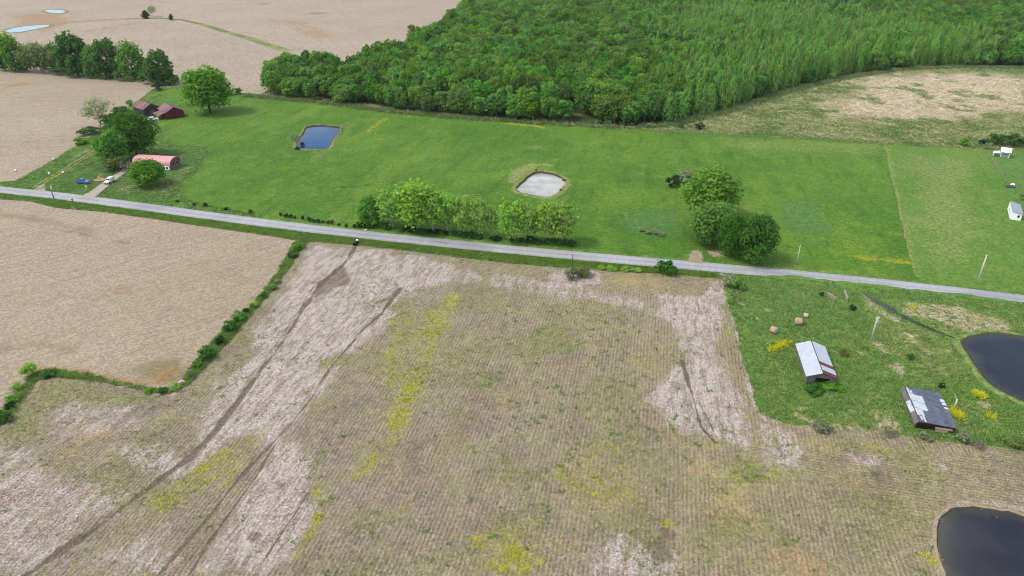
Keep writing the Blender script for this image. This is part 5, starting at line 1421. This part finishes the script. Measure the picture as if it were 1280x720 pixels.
# white lean-to shed at the frame's edge
a, b = G(1262, 274.5), G(1275, 276.5)
rz = frame_from(a, b, None)
W = (b - a).length * 1.02
c_ = G(1256.3, 262)
ay = Vector((-math.sin(rz), math.cos(rz), 0))
D3 = max(4.5, (c_ - a).dot(ay)) * 1.05
e = empty('white_shed', a, rz)
tag(e, 'small white shed with grey roof standing on the mown lawn', 'shed')
hl, hr = 3.0, 2.3
MB().prism([(0, 0), (W, 0), (W, hr), (0, hl)], 0, 0.12).build('front_wall', PT['white'], e)
MB().prism([(0, 0), (W, 0), (W, hr), (0, hl)], D3 - 0.12, D3).build('back_wall', PT['white'], e)
MB().box((0, 0.12, 0), (0.12, D3 - 0.12, hl - 0.05)).build('side_wall', PT['white'], e)
MB().box((W - 0.12, 0.12, 0), (W, D3 - 0.12, hr)).build('side_wall', PT['white'], e)
MB().slab([(-0.06, -0.2, hl + 0.1), (W + 0.25, -0.2, hr + 0.06), (W + 0.25, D3 + 0.2, hr + 0.06), (-0.06, D3 + 0.2, hl + 0.1)], 0.08).build('roof', PT['greywhite'], e)
f = MB().box((W * 0.6, -0.04, 1.1), (W * 0.6 + 0.6, -0.01, 1.9)).build('window', PT['glass'], e)
f = MB().box((-0.04, D3 * 0.55, 1.2), (-0.01, D3 * 0.55 + 0.7, 1.9)).build('window', PT['glass'], e)

# little hut with white roof and lean-to, far right
p = G(1255, 196)
e = empty('roofed_hut', p, math.radians(-28))
tag(e, 'small hut with white pitched roof on posts and a white lean-to beside it', 'hut')
for x in (-1.5, 1.5):
    for y in (-1.3, 1.3):
        MB().box((x - 0.1, y - 0.1, 0), (x + 0.1, y + 0.1, 2.3)).build('post', PT['white'], e)
MB().slab([(-1.9, -1.8, 2.35), (1.9, -1.8, 2.35), (1.9, 0, 3.9), (-1.9, 0, 3.9)], 0.1).build('roof_panel', PT['white'], e)
MB().slab([(1.9, 1.8, 2.35), (-1.9, 1.8, 2.35), (-1.9, 0.02, 3.9), (1.9, 0.02, 3.9)], 0.1).build('roof_panel', PT['white'], e)
MB().prism([(-1.6, 2.3), (1.6, 2.3), (1.6, 2.31), (0, 2.32), (-1.6, 2.31)], -1.5, 1.5).build('ceiling', PT['plankd'], e)
b_ = MB(); b_.add([(1.72, -1.5, 2.35), (1.72, 1.5, 2.35), (1.72, 0, 3.7), (1.78, -1.5, 2.35), (1.78, 1.5, 2.35), (1.78, 0, 3.7)], [(0, 1, 2), (5, 4, 3), (0, 3, 4, 1), (1, 4, 5, 2), (2, 5, 3, 0)])
b_.build('gable', PT['steel'], e)
MB().slab([(-4.2, -1.6, 1.5), (-1.95, -1.6, 2.0), (-1.95, 1.4, 2.0), (-4.2, 1.4, 1.5)], 0.08).build('lean_to_roof', PT['white'], e)
for y in (-1.4, 1.2):
    MB().box((-4.1, y, 0), (-3.95, y + 0.15, 1.45)).build('post', PT['white'], e)
MB().box((-1.4, -1.2, 0.0), (1.4, 1.2, 0.9)).build('base', PT['greywhite'], e)

# grey barn and red barn, left
a, b = G(187, 152.5), G(195.5, 143.5)
rz = math.radians(24)
E3 = gable_barn('grey_barn', G(181, 146.5), math.radians(48), 8.5, 12.0, 3.6, 6.0, 4.25, 'grey weathered barn with rusty tin roof, half hidden behind the big farmyard tree', 'barn', PT['plankd'],
                [(-0.3, 4, PT['rust']), (4, 8, PT['rust2']), (8, 12.3, PT['rust'])], [(-0.3, 4, PT['rust']), (4, 8, PT['rust']), (8, 12.3, PT['rust2'])])
MB().box((-0.05, 3.2, 1.4), (-0.035, 4.4, 2.4)).build('window', PT['black'], E3)
MB().box((3.2, -0.05, 0.05), (5.4, -0.01, 2.6)).build('door', PT['plank'], E3)
pr_ = G(208.5, 150)
E4 = gable_barn('red_barn', pr_, math.radians(40), 8.6, 12.5, 3.4, 5.6, 4.3, 'red board barn with rusty faded tin roof facing the green pasture', 'barn', PT['red'],
                [(-0.3, 4.2, PT['rust']), (4.2, 8.4, PT['rust2']), (8.4, 12.8, PT['rust2'])], [(-0.3, 4.2, PT['rust']), (4.2, 8.4, PT['rust']), (8.4, 12.8, PT['rust'])], front=PT['red'])
MB().box((3.0, -0.05, 0.05), (5.6, -0.01, 2.7)).build('door', PT['maroon'], E4)
# open lean-to in front of the red barn
MB().slab([(-3.6, 1.0, 2.3), (-0.1, 1.0, 3.2), (-0.1, 9.0, 3.2), (-3.6, 9.0, 2.3)], 0.08).build('lean_to_roof', PT['rust2'], E4)
for y in (1.1, 5.0, 8.8):
    MB().box((-3.5, y, 0), (-3.35, y + 0.15, 2.25)).build('post', PT['white'] if y < 2 else PT['plank'], E4)

# pink arched-roof house
a, b = G(213.2, 213.6), G(226.6, 206.4)
rz = frame_from(a, b, None)
W = (b - a).length
ay = Vector((-math.sin(rz), math.cos(rz), 0))
cb = G(178, 199.5, 2.3)
D5 = min(max((cb - a).length, 10), 17)
e = empty('arched_house', a, rz)
tag(e, 'brick house with curved faded red metal roof among the farmyard trees', 'house')
ns = 10
prof = [(W / 2 - math.cos(math.pi * k / ns) * W / 2, 1.9 + 2.5 * math.sin(math.pi * k / ns) ** 0.85) for k in range(ns + 1)]
MB().prism([(0, 0)] + [(W, 0)] + prof[::-1], 0.05, 0.2).build('front_wall', PT['brick'], e)
MB().prism([(0, 0)] + [(W, 0)] + prof[::-1], D5 - 0.2, D5 - 0.05).build('back_wall', PT['brick'], e)
MB().box((0.0, 0.2, 0), (0.15, D5 - 0.2, 1.9)).build('side_wall', PT['white'], e)
MB().box((W - 0.15, 0.2, 0), (W, D5 - 0.2, 1.9)).build('side_wall', PT['brick'], e)
seg = [(0, 3), (3, 7), (7, 10)]
for s0, s1 in seg:
    b_ = MB()
    for k in range(s0, s1):
        (x0, z0), (x1, z1) = prof[k], prof[k + 1]
        b_.slab([(x0, -0.3, z0 + 0.12), (x1, -0.3, z1 + 0.12), (x1, D5 + 0.3, z1 + 0.12), (x0, D5 + 0.3, z0 + 0.12)], 0.1)
    b_.build('roof_panel', PT['pink'], e)
for y in (0.9, 2.2, 3.6):
    f = MB().box((-0.05, y, 0.7), (-0.01, y + 0.8, 1.5)).build('window', PT['glass'], e)
for x in (W * 0.28, W * 0.62):
    f = MB().box((x, -0.0, 1.2), (x + 0.9, 0.04, 2.3)).build('window', PT['glass'], e)
    MB().box((x - 0.08, 0.01, 1.1), (x + 0.98, 0.045, 1.2)).build('sill', PT['white'], f)
MB().box((W * 0.62, 6.0, 4.2), (W * 0.62 + 0.5, 6.5, 5.3)).build('chimney', PT['brick'], e)

# ================================================================== VEHICLES
def wheel(e, x, y, r=0.36, wd=0.24, side=1):
    b_ = MB(); b_.tube([(x, y - wd / 2, r), (x, y + wd / 2, r)], r, 14)
    t_ = b_.build('tyre', PT['tyre'], None)
    wn = empty('wheel', (0, 0, 0)); wn.parent = e
    t_.parent = wn
    yy = y + side * wd / 2
    MB().tube([(x, yy - 0.02, r), (x, yy + 0.025, r)], r * 0.62, 12).build('rim', PT['rim'], wn)

def car(name, loc, rz, paintm, label, cat, kind):
    """front towards +x; length about 5.2 m"""
    e = empty(name, loc, rz)
    tag(e, label, cat)
    wdt = 0.92
    if kind == 'pickup':
        body = [(-2.7, 0.45), (2.6, 0.42), (2.65, 0.95), (0.95, 1.08), (-2.7, 1.05)]
        cab = [(-0.75, 1.05), (1.0, 1.05), (0.35, 1.72), (-0.62, 1.74)]
        ax_ = (-1.65, 1.65)
    else:
        body = [(-2.45, 0.42), (2.4, 0.4), (2.45, 0.9), (1.05, 1.05), (-2.45, 1.05)]
        cab = [(-2.4, 1.05), (1.1, 1.05), (0.45, 1.75), (-2.25, 1.8)]
        ax_ = (-1.5, 1.5)
    MB().prism(body, -wdt, wdt).build('body', paintm, e, bevel=0.07)
    b_ = MB()
    n = len(cab)
    V = [(x, -wdt + (0.06 if z < 1.2 else 0.2), z) for x, z in cab] + [(x, wdt - (0.06 if z < 1.2 else 0.2), z) for x, z in cab]
    b_.add(V, [tuple(range(n)), tuple(range(n, 2 * n))[::-1]] + [(i, i + n, (i + 1) % n + n, (i + 1) % n) for i in range(n)])
    b_.build('cab', paintm, e, bevel=0.05)
    # glass: windscreen, rear, sides
    (xw0, zw0), (xw1, zw1) = cab[1], cab[2]
    def lerp(t): return xw0 + (xw1 - xw0) * t + 0.02, zw0 + (zw1 - zw0) * t + 0.012
    q0, q1 = lerp(0.12), lerp(0.92)
    MB().slab([(q0[0], -0.76, q0[1]), (q0[0], 0.76, q0[1]), (q1[0], 0.66, q1[1]), (q1[0], -0.66, q1[1])], 0.02).build('windscreen', PT['glass'], e)
    xr = cab[3][0]
    MB().slab([(cab[0][0] - 0.03 + 0.02, 0.72, 1.15), (cab[0][0] - 0.03 + 0.02, -0.72, 1.15), (xr - 0.02, -0.62, 1.68), (xr - 0.02, 0.62, 1.68)], 0.02).build('rear_window', PT['glass'], e)
    spans = [(-0.6, 0.3)] if kind == 'pickup' else [(-2.1, -1.2), (-1.1, -0.3), (-0.2, 0.5)]
    for s_ in (-1, 1):
        for x0, x1 in spans:
            yb, yt = s_ * (wdt - 0.075), s_ * (wdt - 0.185)
            q = [(x0, yb, 1.15), (x1 + 0.18, yb, 1.15), (x1, yt, 1.66), (x0 + 0.05, yt, 1.66)]
            if s_ > 0:
                q = q[::-1]
            MB().slab(q, 0.02).build('side_window', PT['glass'], e)
        MB().box((2.42 if kind != 'pickup' else 2.6, s_ * 0.62 - 0.16, 0.66), (2.47 if kind != 'pickup' else 2.67, s_ * 0.62 + 0.16, 0.86)).build('headlight', PT['lamp'], e)
        MB().box((-2.49 if kind != 'pickup' else -2.74, s_ * 0.72 - 0.1, 0.7), (-2.44 if kind != 'pickup' else -2.69, s_ * 0.72 + 0.1, 0.95)).build('tail_lamp', PT['red_l'], e)
        for x in ax_:
            wheel(e, x, s_ * 0.84, side=s_)
    if kind == 'pickup':
        MB().box((-2.58, -0.76, 1.0), (-0.85, 0.76, 1.062)).build('bed', PT['tyre'], e)
        MB().box((-2.62, -0.8, 1.05), (-0.8, -0.74, 1.2)).build('bed_rail', paintm, e)
        MB().box((-2.62, 0.74, 1.05), (-0.8, 0.8, 1.2)).build('bed_rail', paintm, e)
    MB().box((2.44, -0.85, 0.38), (2.56, 0.85, 0.6)).build('bumper', PT['steel'], e) if kind != 'pickup' else MB().box((2.63, -0.85, 0.38), (2.76, 0.85, 0.6)).build('bumper', PT['steel'], e)
    return e
pb0, pb1 = G(96, 228), G(112, 229)
car('blue_pickup', G(104, 228.8, 0.3), math.atan2(pb1.y - pb0.y, pb1.x - pb0.x), PT['blue'], 'bright blue pickup parked on the grass beside the driveway', 'pickup truck', 'pickup')
pw0, pw1 = G(144, 223), G(130, 232)
car('white_car', G(137, 228, 0.33), math.atan2(pw1.y - pw0.y, pw1.x - pw0.x), PT['carwhite'], 'white estate car parked on the gravel driveway, nose to the road', 'car', 'wagon')
car('old_car', G(191.5, 150.5, 0.1), math.radians(25), PT['carwhite'], 'pale old car standing under the lean-to of the red barn', 'car', 'wagon')

# ================================================================== POLES AND SMALL THINGS
def pole(name, bx, by, ty, mat, label, lean=None, top=True, lamp=False, r=0.15):
    g = G(bx, by, 0.1)
    h = height_at(g, ty)
    e = empty(name, g)
    tag(e, label, 'utility pole')
    b_ = MB(); r *= 1.2
    b_.tube([(0, 0, -0.1), (0, 0, h * 0.5), (0, 0, h)], [r * 1.15, r, r * 0.8], 8)
    b_.build('shaft', mat, e, smooth=True)
    if top:
        MB().box((-0.05, -0.5, h - 0.55), (0.05, 0.5, h - 0.45)).build('crossarm', mat, e)
        for s_ in (-0.4, 0.4):
            MB().tube([(0, s_, h - 0.45), (0, s_, h - 0.25)], 0.06, 6).build('insulator', PT['lamp'], e)
    if lamp:
        MB().tube([(0.22, 0, h - 1.3), (0.22, 0, h - 0.2)], 0.32, 10).build('transformer', PT['lamp'], e)
    return e
pole('utility_pole', 1221, 355, 318.5, PT['polewood'], 'pale bare utility pole on the mown lawn beside the road', top=False, r=0.17)
pole('utility_pole', 995.5, 330.5, 306.5, PT['polewood'], 'pale pole in the pasture beside the dark round tree', top=False, r=0.13)
pole('utility_pole', 714.5, 350, 318, PT['poledark'], 'slim dark pole at the road edge of the stubble field, vines at its foot', top=True, r=0.11)
pole('utility_pole', 1088, 428, 396, PT['polewood'], 'pale pole with white fixture on top, in the rough grass by the ditch', top=False, lamp=True, r=0.14)
pole('utility_pole', 67.5, 248.5, 232.5, PT['poledark'], 'dark pole with bright tip leaning over the road by the farm track', top=False, lamp=True, r=0.12)
g = G(1192, 511, 0.3)
e = empty('broken_pole', g); tag(e, 'short broken pale post with a stub arm, between the patched barn and the dark pond', 'post')
MB().tube([(0, 0, -0.2), (0.05, 0, 2.4)], [0.16, 0.13], 8).build('shaft', PT['polewood'], e, smooth=True)
MB().tube([(0.05, 0, 2.2), (-0.5, 0.6, 3.4)], [0.07, 0.05], 6).build('arm', PT['polewood'], e)

def hay(bx, by, r, lng, rz, label, mat):
    e = empty('hay_bale', G(bx, by, 0.35), math.radians(rz))
    tag(e, label, 'hay bale', 'round hay bales left in the rough grass')
    rng = random.Random(int(bx))
    b_ = MB()
    ringsN = 7
    b_.tube([(0, (i / (ringsN - 1) - 0.5) * lng, r * 0.92) for i in range(ringsN)], [r * (0.9 if i in (0, ringsN - 1) else rng.uniform(0.96, 1.04)) for i in range(ringsN)], 16)
    b_.build('bale_body', mat, e, smooth=True)
    for s_ in (-1, 1):
        MB().tube([(0, s_ * lng / 2, r * 0.92), (0, s_ * (lng / 2 + 0.03), r * 0.92)], r * 0.55, 14).build('bale_core', PT['haypale'], e)
hay(967, 416, 0.85, 1.5, 35, 'reddish tan round bale, lowest of the three near the stubble edge', PT['hay'])
hay(997.5, 405.5, 0.95, 1.6, 80, 'largest pale tan round bale in the rough grass above the striped shed', PT['hay'])
hay(1007, 396.5, 0.55, 1.1, 60, 'smallest collapsed pale bale behind the largest one', PT['haypale'])

def board_panel(name, p0, p1, h, nb, label, cat, mat):
    d = p1 - p0
    e = empty(name, p0, math.atan2(d.y, d.x))
    tag(e, label, cat)
    Ln = d.length
    for x in (0, Ln / 2, Ln):
        MB().box((x - 0.08, -0.08, -0.3), (x + 0.08, 0.08, h)).build('post', mat, e)
    for k in range(nb):
        z = 0.15 + (h - 0.25) * k / nb
        MB().box((-0.1, 0.085, z), (Ln + 0.1, 0.14, z + (h - 0.3) / nb * 0.8)).build('board', mat, e)
    MB().box((-0.15, -0.12, h), (Ln + 0.15, 0.2, h + 0.08)).build('top_rail', mat, e)
board_panel('board_fence', G(1043.5, 377, 0.2), G(1034, 370.5, 0.2), 1.2, 4, 'short weathered board fence in the rough grass near the ditch', 'fence', PT['wood'])
board_panel('old_gate', G(1059, 378, 0.2), G(1054.5, 367.5, 0.2), 1.3, 4, 'narrow weathered gate section standing edge-on next to the dark bush', 'gate', PT['wood'])

# garden rail on the lawn
p0, p1 = G(1233.5, 190, 0), G(1257, 229, 0)
d = p1 - p0
e = empty('rail_fence', p0, math.atan2(d.y, d.x))
tag(e, 'long pale rail fence crossing the lawn from the hut towards the trailer', 'fence')
nP = int(d.length / 3)
pm = MB().box((-0.06, -0.06, 0), (0.06, 0.06, 1.2)).mesh('post', PT['wood'])
for k in range(nP + 1):
    o = link('post', pm, e); o.location = (d.length * k / nP, 0, 0)
for z in (0.45, 1.0):
    MB().box((0, 0.07, z), (d.length, 0.13, z + 0.14)).build('rail', PT['wood'], e)

# trailer at the end of the rail
e = empty('trailer', G(1262, 234, 0.1), math.radians(-20))
tag(e, 'small grey trailer with a white tarp, parked at the lower end of the rail fence', 'trailer')
MB().box((-1.5, -0.8, 0.5), (1.5, 0.8, 0.7)).build('bed', PT['steel'], e)
MB().box((-1.5, -0.8, 0.7), (-1.42, 0.8, 1.2)).build('side_board', PT['plank'], e)
MB().box((-1.42, -0.8, 0.7), (1.5, -0.72, 1.1)).build('side_board', PT['plank'], e)
MB().prism([(0.1, 0.7), (1.4, 0.7), (1.2, 1.5), (0.3, 1.4)], -0.6, 0.75).build('tarp', PT['white'], e, bevel=0.1)
for s_ in (-1, 1):
    wheel(e, 0.0, s_ * 0.95, 0.33, 0.2, s_)
MB().tube([(1.5, 0, 0.55), (2.6, 0, 0.45)], 0.06, 6).build('drawbar', PT['steel'], e)

# culvert end above the gully
e = empty('culvert', G(446, 304.5, 0.2), math.radians(75))
tag(e, 'dark culvert pipe mouth with a white marker, where the long gully meets the verge', 'culvert')
b_ = MB(); b_.tube([(-1.6, 0, 0.35), (0.6, 0, 0.35)], 0.5, 14, cap=False)
b_.build('pipe', PT['tyre'], e)
MB().tube([(-1.2, 0, 0.35), (-1.1, 0, 0.35)], 0.48, 14).build('opening', PT['black'], e)
MB().box((0.3, -0.35, 0.8), (0.6, 0.35, 1.25)).build('marker', PT['white'], e)

# barrels, posts, stones
def barrel(bx, by, r, h, mat, label, cat='barrel', group=None):
    e = empty('barrel', G(bx, by, 0.15)); tag(e, label, cat, group)
    b_ = MB(); b_.tube([(0, 0, 0), (0, 0, h * 0.3), (0, 0, h * 0.7), (0, 0, h)], [r * 0.92, r, r, r * 0.92], 12); b_.build('drum', mat, e, smooth=True)
    MB().tube([(0, 0, h), (0, 0, h + 0.04)], r * 0.8, 12).build('lid', mat, e)
for x, y, lab in [(20, 214, 'white drum out on the dry field beside the farmyard boundary'), (67, 200, 'white drum on the farmyard boundary by the brush'), (61.5, 218, 'white drum on the grass on the field side of the farm track'), (79, 216.5, 'white drum standing on the farm track')]:
    barrel(x, y, 0.36, 0.7, PT['white'], lab, 'drum', 'white drums around the farmyard')
e = empty('mail_box', G(91.5, 253.5, 0.2)); tag(e, 'small dark mailbox on a post at the field side of the road', 'mailbox')
MB().box((-0.06, -0.06, 0), (0.06, 0.06, 1.15)).build('post', PT['poledark'], e)
MB().prism([(-0.17, 1.15), (0.17, 1.15), (0.17, 1.36), (0.1, 1.46), (-0.1, 1.46), (-0.17, 1.36)], -0.3, 0.3).build('box', PT['poledark'], e)
e = empty('yard_sign', G(108.5, 236, 0.2), math.radians(-15)); tag(e, 'pale cream sign board on two stakes between the blue pickup and the road', 'sign')
for s_ in (-0.4, 0.4):
    MB().box((s_ - 0.04, -0.04, 0), (s_ + 0.04, 0.04, 1.0)).build('stake', PT['wood'], e)
MB().box((-0.55, -0.09, 0.45), (0.55, -0.045, 1.5)).build('board', PT['haypale'], e)
def rock(bx, by, r, label, mat=None, name='stone', cat='stone'):
    rng = np.random.default_rng(int(bx * 10))
    bm = bmesh.new()
    bmesh.ops.create_icosphere(bm, subdivisions=2, radius=1)
    for v in bm.verts:
        k = 1 + 0.35 * (vnoise(np.array([v.co.x * 1.7 + bx]), np.array([v.co.y * 1.7 + v.co.z * 2.1]), 3)[0] - 0.5)
        v.co = Vector((v.co.x * r * k * 1.2, v.co.y * r * k, max(-0.2, v.co.z) * r * k * 0.8))
    me = bpy.data.meshes.new(name); bm.to_mesh(me); bm.free()
    me.materials.append(mat or PT['stone'])
    o = link(name, me); o.location = G(bx, by, 0.2)
    tag(o, label, cat)
    return o
rock(227, 478, 0.7, 'white stone lying at the bottom corner of the tan field')
rock(1052, 454, 0.4, 'pale stone beside the striped shed')
rock(1177.5, 653, 0.28, 'small white stone in the edge of the near brown pond')
rock(1245, 647.5, 0.3, 'small white stone at the top shore of the near brown pond')
rock(885, 299, 0.7, 'pale stone slab under the fresh green tree by the pull-in')
rock(1207, 474, 0.35, 'pale stone on the grass shore of the dark pond')
rock(457, 287.5, 0.5, 'pale stone at the roadside under the first bushy tree')
rock(586, 296, 0.45, 'pale stone at the road edge beneath the roadside row')
o = rock(126, 225, 1.7, 'heap of reddish soil beside the white car', PT['soil'], 'soil_heap', 'soil heap')
o.scale = (1.3, 1.2, 0.35)

# ================================================================== GROUND COVER (uncountable)
def blades(name, P, Z, h, wd, cols, seed=0, gain=1.35, per=3, lean=0.5, spread=0.12, label=None, rvals=None):
    """tufts of thin blades at P; one object"""
    rng = np.random.default_rng(seed)
    dr = np.full(len(P), 1e9)
    for i in range(0, len(road_c) - 1):
        dr = np.minimum(dr, seg_dist(P, road_c[i], road_c[i + 1])[0])
    drv = GA([(110, 247), (122, 239), (132, 231), (146, 221)])
    for i in range(3):
        dr = np.minimum(dr, seg_dist(P, drv[i], drv[i + 1])[0] + 1.3)
    P, Z = P[dr > 3.2], Z[dr > 3.2]
    rvals = None if rvals is None else rvals[dr > 3.2]
    n = len(P) * per
    C = np.repeat(np.c_[P, Z], per, 0)
    C[:, :2] += rng.normal(0, spread, (n, 2))
    th = rng.uniform(0, 2 * math.pi, n)
    hh = h * rng.uniform(0.5, 1.35, n)
    ww = wd * rng.uniform(0.6, 1.4, n)
    a = np.c_[np.cos(th), np.sin(th), np.zeros(n)]
    ln = rng.uniform(0, 2 * math.pi, n)
    lean = lean * 1.7
    tip = C + np.c_[np.cos(ln) * lean * hh, np.sin(ln) * lean * hh, hh]
    C = C.copy(); C[:, 2] -= 0.03
    V = np.stack([C - a * ww[:, None], C + a * ww[:, None], tip], 1).reshape(-1, 3)
    r = rng.random(n) if rvals is None else np.clip(np.repeat(rvals, per) + rng.normal(0, 0.2, n), 0, 1)
    me = raw_mesh(name, V, np.arange(3 * n).reshape(n, 3), mat_tuft(name, [tuple(min(0.85, q * gain) for q in c[:3]) + (1,) for c in cols]), fattr=dict(r=r))
    return tag(link(name, me), label, 'ground cover', kind='stuff')

def field_pts(poly, n, seed, keep=None):
    rng = np.random.default_rng(seed)
    lo, hi = poly.min(0), poly.max(0)
    # more where the camera is near: sample in bands of equal screen density
    P = []
    tot = 0
    while tot < n:
        q = rng.uniform(lo, hi, (n * 2, 2))
        z = q[:, 1] * CP + 88 * SP
        ok = (np.abs(q[:, 0]) < z * 0.78) & (q[:, 1] > 62)
        q = q[ok]; z = z[ok]
        q = q[rng.random(len(q)) < np.clip((120 / z) ** 2, 0.03, 1)]
        q = q[inside(q, poly)]
        if keep is not None:
            q = q[rng.random(len(q)) < keep(q)]
        P.append(q); tot += len(q)
        if len(P) > 60:
            break
    return np.concatenate(P)[:n]

def surf_z(obj):
    """height of a sheet under points: nearest vertex"""
    me = obj.data
    co = np.empty(len(me.vertices) * 3, np.float32); me.vertices.foreach_get('co', co); co = co.reshape(-1, 3)
    from mathutils.kdtree import KDTree
    kd = KDTree(len(co))
    for i, c in enumerate(co):
        kd.insert((c[0], c[1], 0), i)
    kd.balance()
    return lambda P: np.array([co[kd.find((p[0], p[1], 0))[1], 2] for p in P])
zst = surf_z(stub_o)
zfy = surf_z(yard_o)

# corn stubble standing in its rows
rd_ = math.radians(ROWDIR)
def on_rows(P):
    u = P[:, 0] * math.sin(rd_) - P[:, 1] * math.cos(rd_)
    v = P[:, 0] * math.cos(rd_) + P[:, 1] * math.sin(rd_)
    u = np.round(u / 0.76) * 0.76 + RNG.normal(0, 0.13, len(P))
    return np.c_[u * math.sin(rd_) + v * math.cos(rd_), -u * math.cos(rd_) + v * math.sin(rd_)]
Ps = on_rows(field_pts(STUB, 110000, 1))
mk = stubble_masks(Ps)
Ps = Ps[(mk['dark'] < 0.4) & (RNG.random(len(Ps)) > mk['pale'] * 0.45)]
in_pond = inside(Ps, P_near) | (edge_dist(Ps, P_near) < 0.7)
Ps = Ps[~in_pond]
blades('stubble', Ps, zst(Ps), 0.26, 0.05, [S(160, 144, 122), S(192, 176, 150), S(212, 200, 178)], 2, per=2, lean=0.7, label='cut straw stubble standing in rows on the near field')
Pw = field_pts(STUB, 8000, 3, lambda q: np.clip(stubble_masks(q)['weed'] * 1.2 + 0.03, 0, 1))
Pw = Pw[~inside(Pw, P_near)]
blades('field_weeds', Pw, zst(Pw), 0.30, 0.10, [S(124, 150, 72), S(152, 168, 92), S(176, 182, 112)], 4, per=3, lean=0.8, spread=0.2, label='green weeds scattered between the stubble rows')
Py = field_pts(STUB, 5000, 5, lambda q: np.clip(stubble_masks(q)['yellow'] * 1.7 - 0.45, 0, 1) * (0.12 + sstep(0.42, 0.62, fbm(q[:, 0], q[:, 1], 1.8, 3, 88))))
Py = Py[~inside(Py, P_near)]
blades('yellow_flowers', Py, zst(Py), 0.34, 0.09, [S(176, 192, 60), S(220, 222, 54), S(240, 238, 76)], 6, per=3, lean=0.8, spread=0.22, label='yellow flowering weeds in patches and streaks on the near field')
# darker leafy rosettes dotted over the middle of the field
Pr = field_pts(STUB, 420, 7, lambda q: 0.15 + m_poly(q, [(590, 400), (860, 400), (860, 560), (700, 600), (600, 560)], 6, 6))
Pr = Pr[~inside(Pr, P_near)]
blades('leafy_rosettes', Pr, zst(Pr), 0.3, 0.14, [S(92, 132, 60), S(128, 162, 84)], 8, per=9, lean=1.0, spread=0.28, label='dark leafy weed rosettes dotted over the near field')
# rough grass of the farmyard
Pf = field_pts(YARD, 30000, 9)
Pf = Pf[~inside(Pf, P_right)]
mk = yard_masks(Pf)
Pf = Pf[RNG.random(len(Pf)) > mk['dirt'] * 0.7]
blades('tall_grass', Pf, zfy(Pf), 0.26, 0.12, [S(84, 132, 50), S(112, 156, 66), S(150, 174, 92), S(190, 190, 136)], 10, per=4, lean=0.7, spread=0.25, label='tall rough grass around the two old barns')
Pyf = field_pts(YARD, 2600, 11, lambda q: np.clip(yard_masks(q)['yellow'] * 1.4 - 0.5, 0, 1))
blades('yellow_wildflowers', Pyf, zfy(Pyf), 0.6, 0.12, [S(186, 198, 44), S(236, 228, 54)], 12, per=4, lean=0.7, spread=0.25, label='bright yellow wildflowers beside the patched barn')
zfl = lambda zc: (lambda P: np.full(len(P), zc))
Pp = field_pts(PAST, 40000, 13)
Pp = Pp[~(inside(Pp, P_blue) | inside(Pp, P_white))]
blades('pasture_tufts', Pp, np.full(len(Pp), 0.13), 0.16, 0.10, [S(84, 136, 42), S(106, 156, 52), S(138, 176, 72)], 14, per=3, lean=0.8, spread=0.3, label='uneven grass tufts of the green pasture')
Pv = field_pts(VERGE, 16000, 15)
blades('verge_tufts', Pv, np.full(len(Pv), 0.2), 0.35, 0.08, [S(84, 126, 42), S(112, 150, 58), S(156, 174, 92)], 16, per=4, lean=0.7, spread=0.22, label='long grass of the road verge')
Ph = field_pts(HSTRIP, 6000, 35, lambda q: np.where(q[:, 1] < G(232, 476).y, 0.15, 0.8))
blades('edge_weeds', Ph, np.full(len(Ph), 0.26), 0.4, 0.12, [S(96, 140, 54), S(124, 162, 70), S(168, 178, 110)], 36, per=4, lean=0.6, spread=0.3, label='tall green weeds on the strip between the tan field and the stubble')
Pc = field_pts(SCRUB, 26000, 17)
mk = scrub_masks(Pc)
blades('dry_scrub_grass', Pc, np.full(len(Pc), 0.05), 0.45, 0.28, [S(112, 142, 74), S(164, 166, 112), S(220, 204, 172), S(238, 222, 198)], 18, per=5, lean=0.6, spread=0.6, rvals=np.clip(0.25 + mk['dirt'] * 0.6 - mk['weed'] * 0.3, 0, 1), label='clumps of dry tan and green grass on the scrub field')
FEs = np.concatenate([densify(FE[:-1], 1.2, 0, closed=False) + RNG.normal(0, 1.6, (len(densify(FE[:-1], 1.2, 0, closed=False)), 2)) for _ in range(14)]) - np.array([0, 2.0])
FEs = FEs[inside(FEs, SCRUB) | inside(FEs, PAST) | inside(FEs, FPOLY)]
blades('edge_brush', FEs, np.full(len(FEs), 0.1), 1.2, 0.28, [S(88, 126, 58), S(130, 154, 88), S(176, 180, 136)], 20, per=5, lean=0.5, spread=0.5, label='low brush in a strip along the foot of the wood')
LYp = field_pts(LYARD, 14000, 21)
blades('yard_weeds', LYp, np.full(len(LYp), 0.2), 0.3, 0.14, [S(84, 128, 56), S(112, 150, 70), S(158, 170, 110)], 22, per=4, lean=0.7, spread=0.3, label='rough weeds of the farmyard by the road')

# ================================================================== HAZE
hm = bpy.data.materials.new('haze_air')
hm.use_nodes = True
ht = hm.node_tree
ht.nodes.clear()
ho = ht.nodes.new('ShaderNodeOutputMaterial')
hv = ht.nodes.new('ShaderNodeVolumePrincipled')
hv.inputs['Color'].default_value = (0.86, 0.92, 1.0, 1)
hv.inputs['Density'].default_value = 0.00004
hv.inputs['Anisotropy'].default_value = 0.2
ht.links.new(hv.outputs[0], ho.inputs['Volume'])
tag(MB().box((-4200, -1700, -3), (4200, 6200, 96)).build('haze', hm), 'thin pale air over the whole countryside', 'haze', kind='stuff')
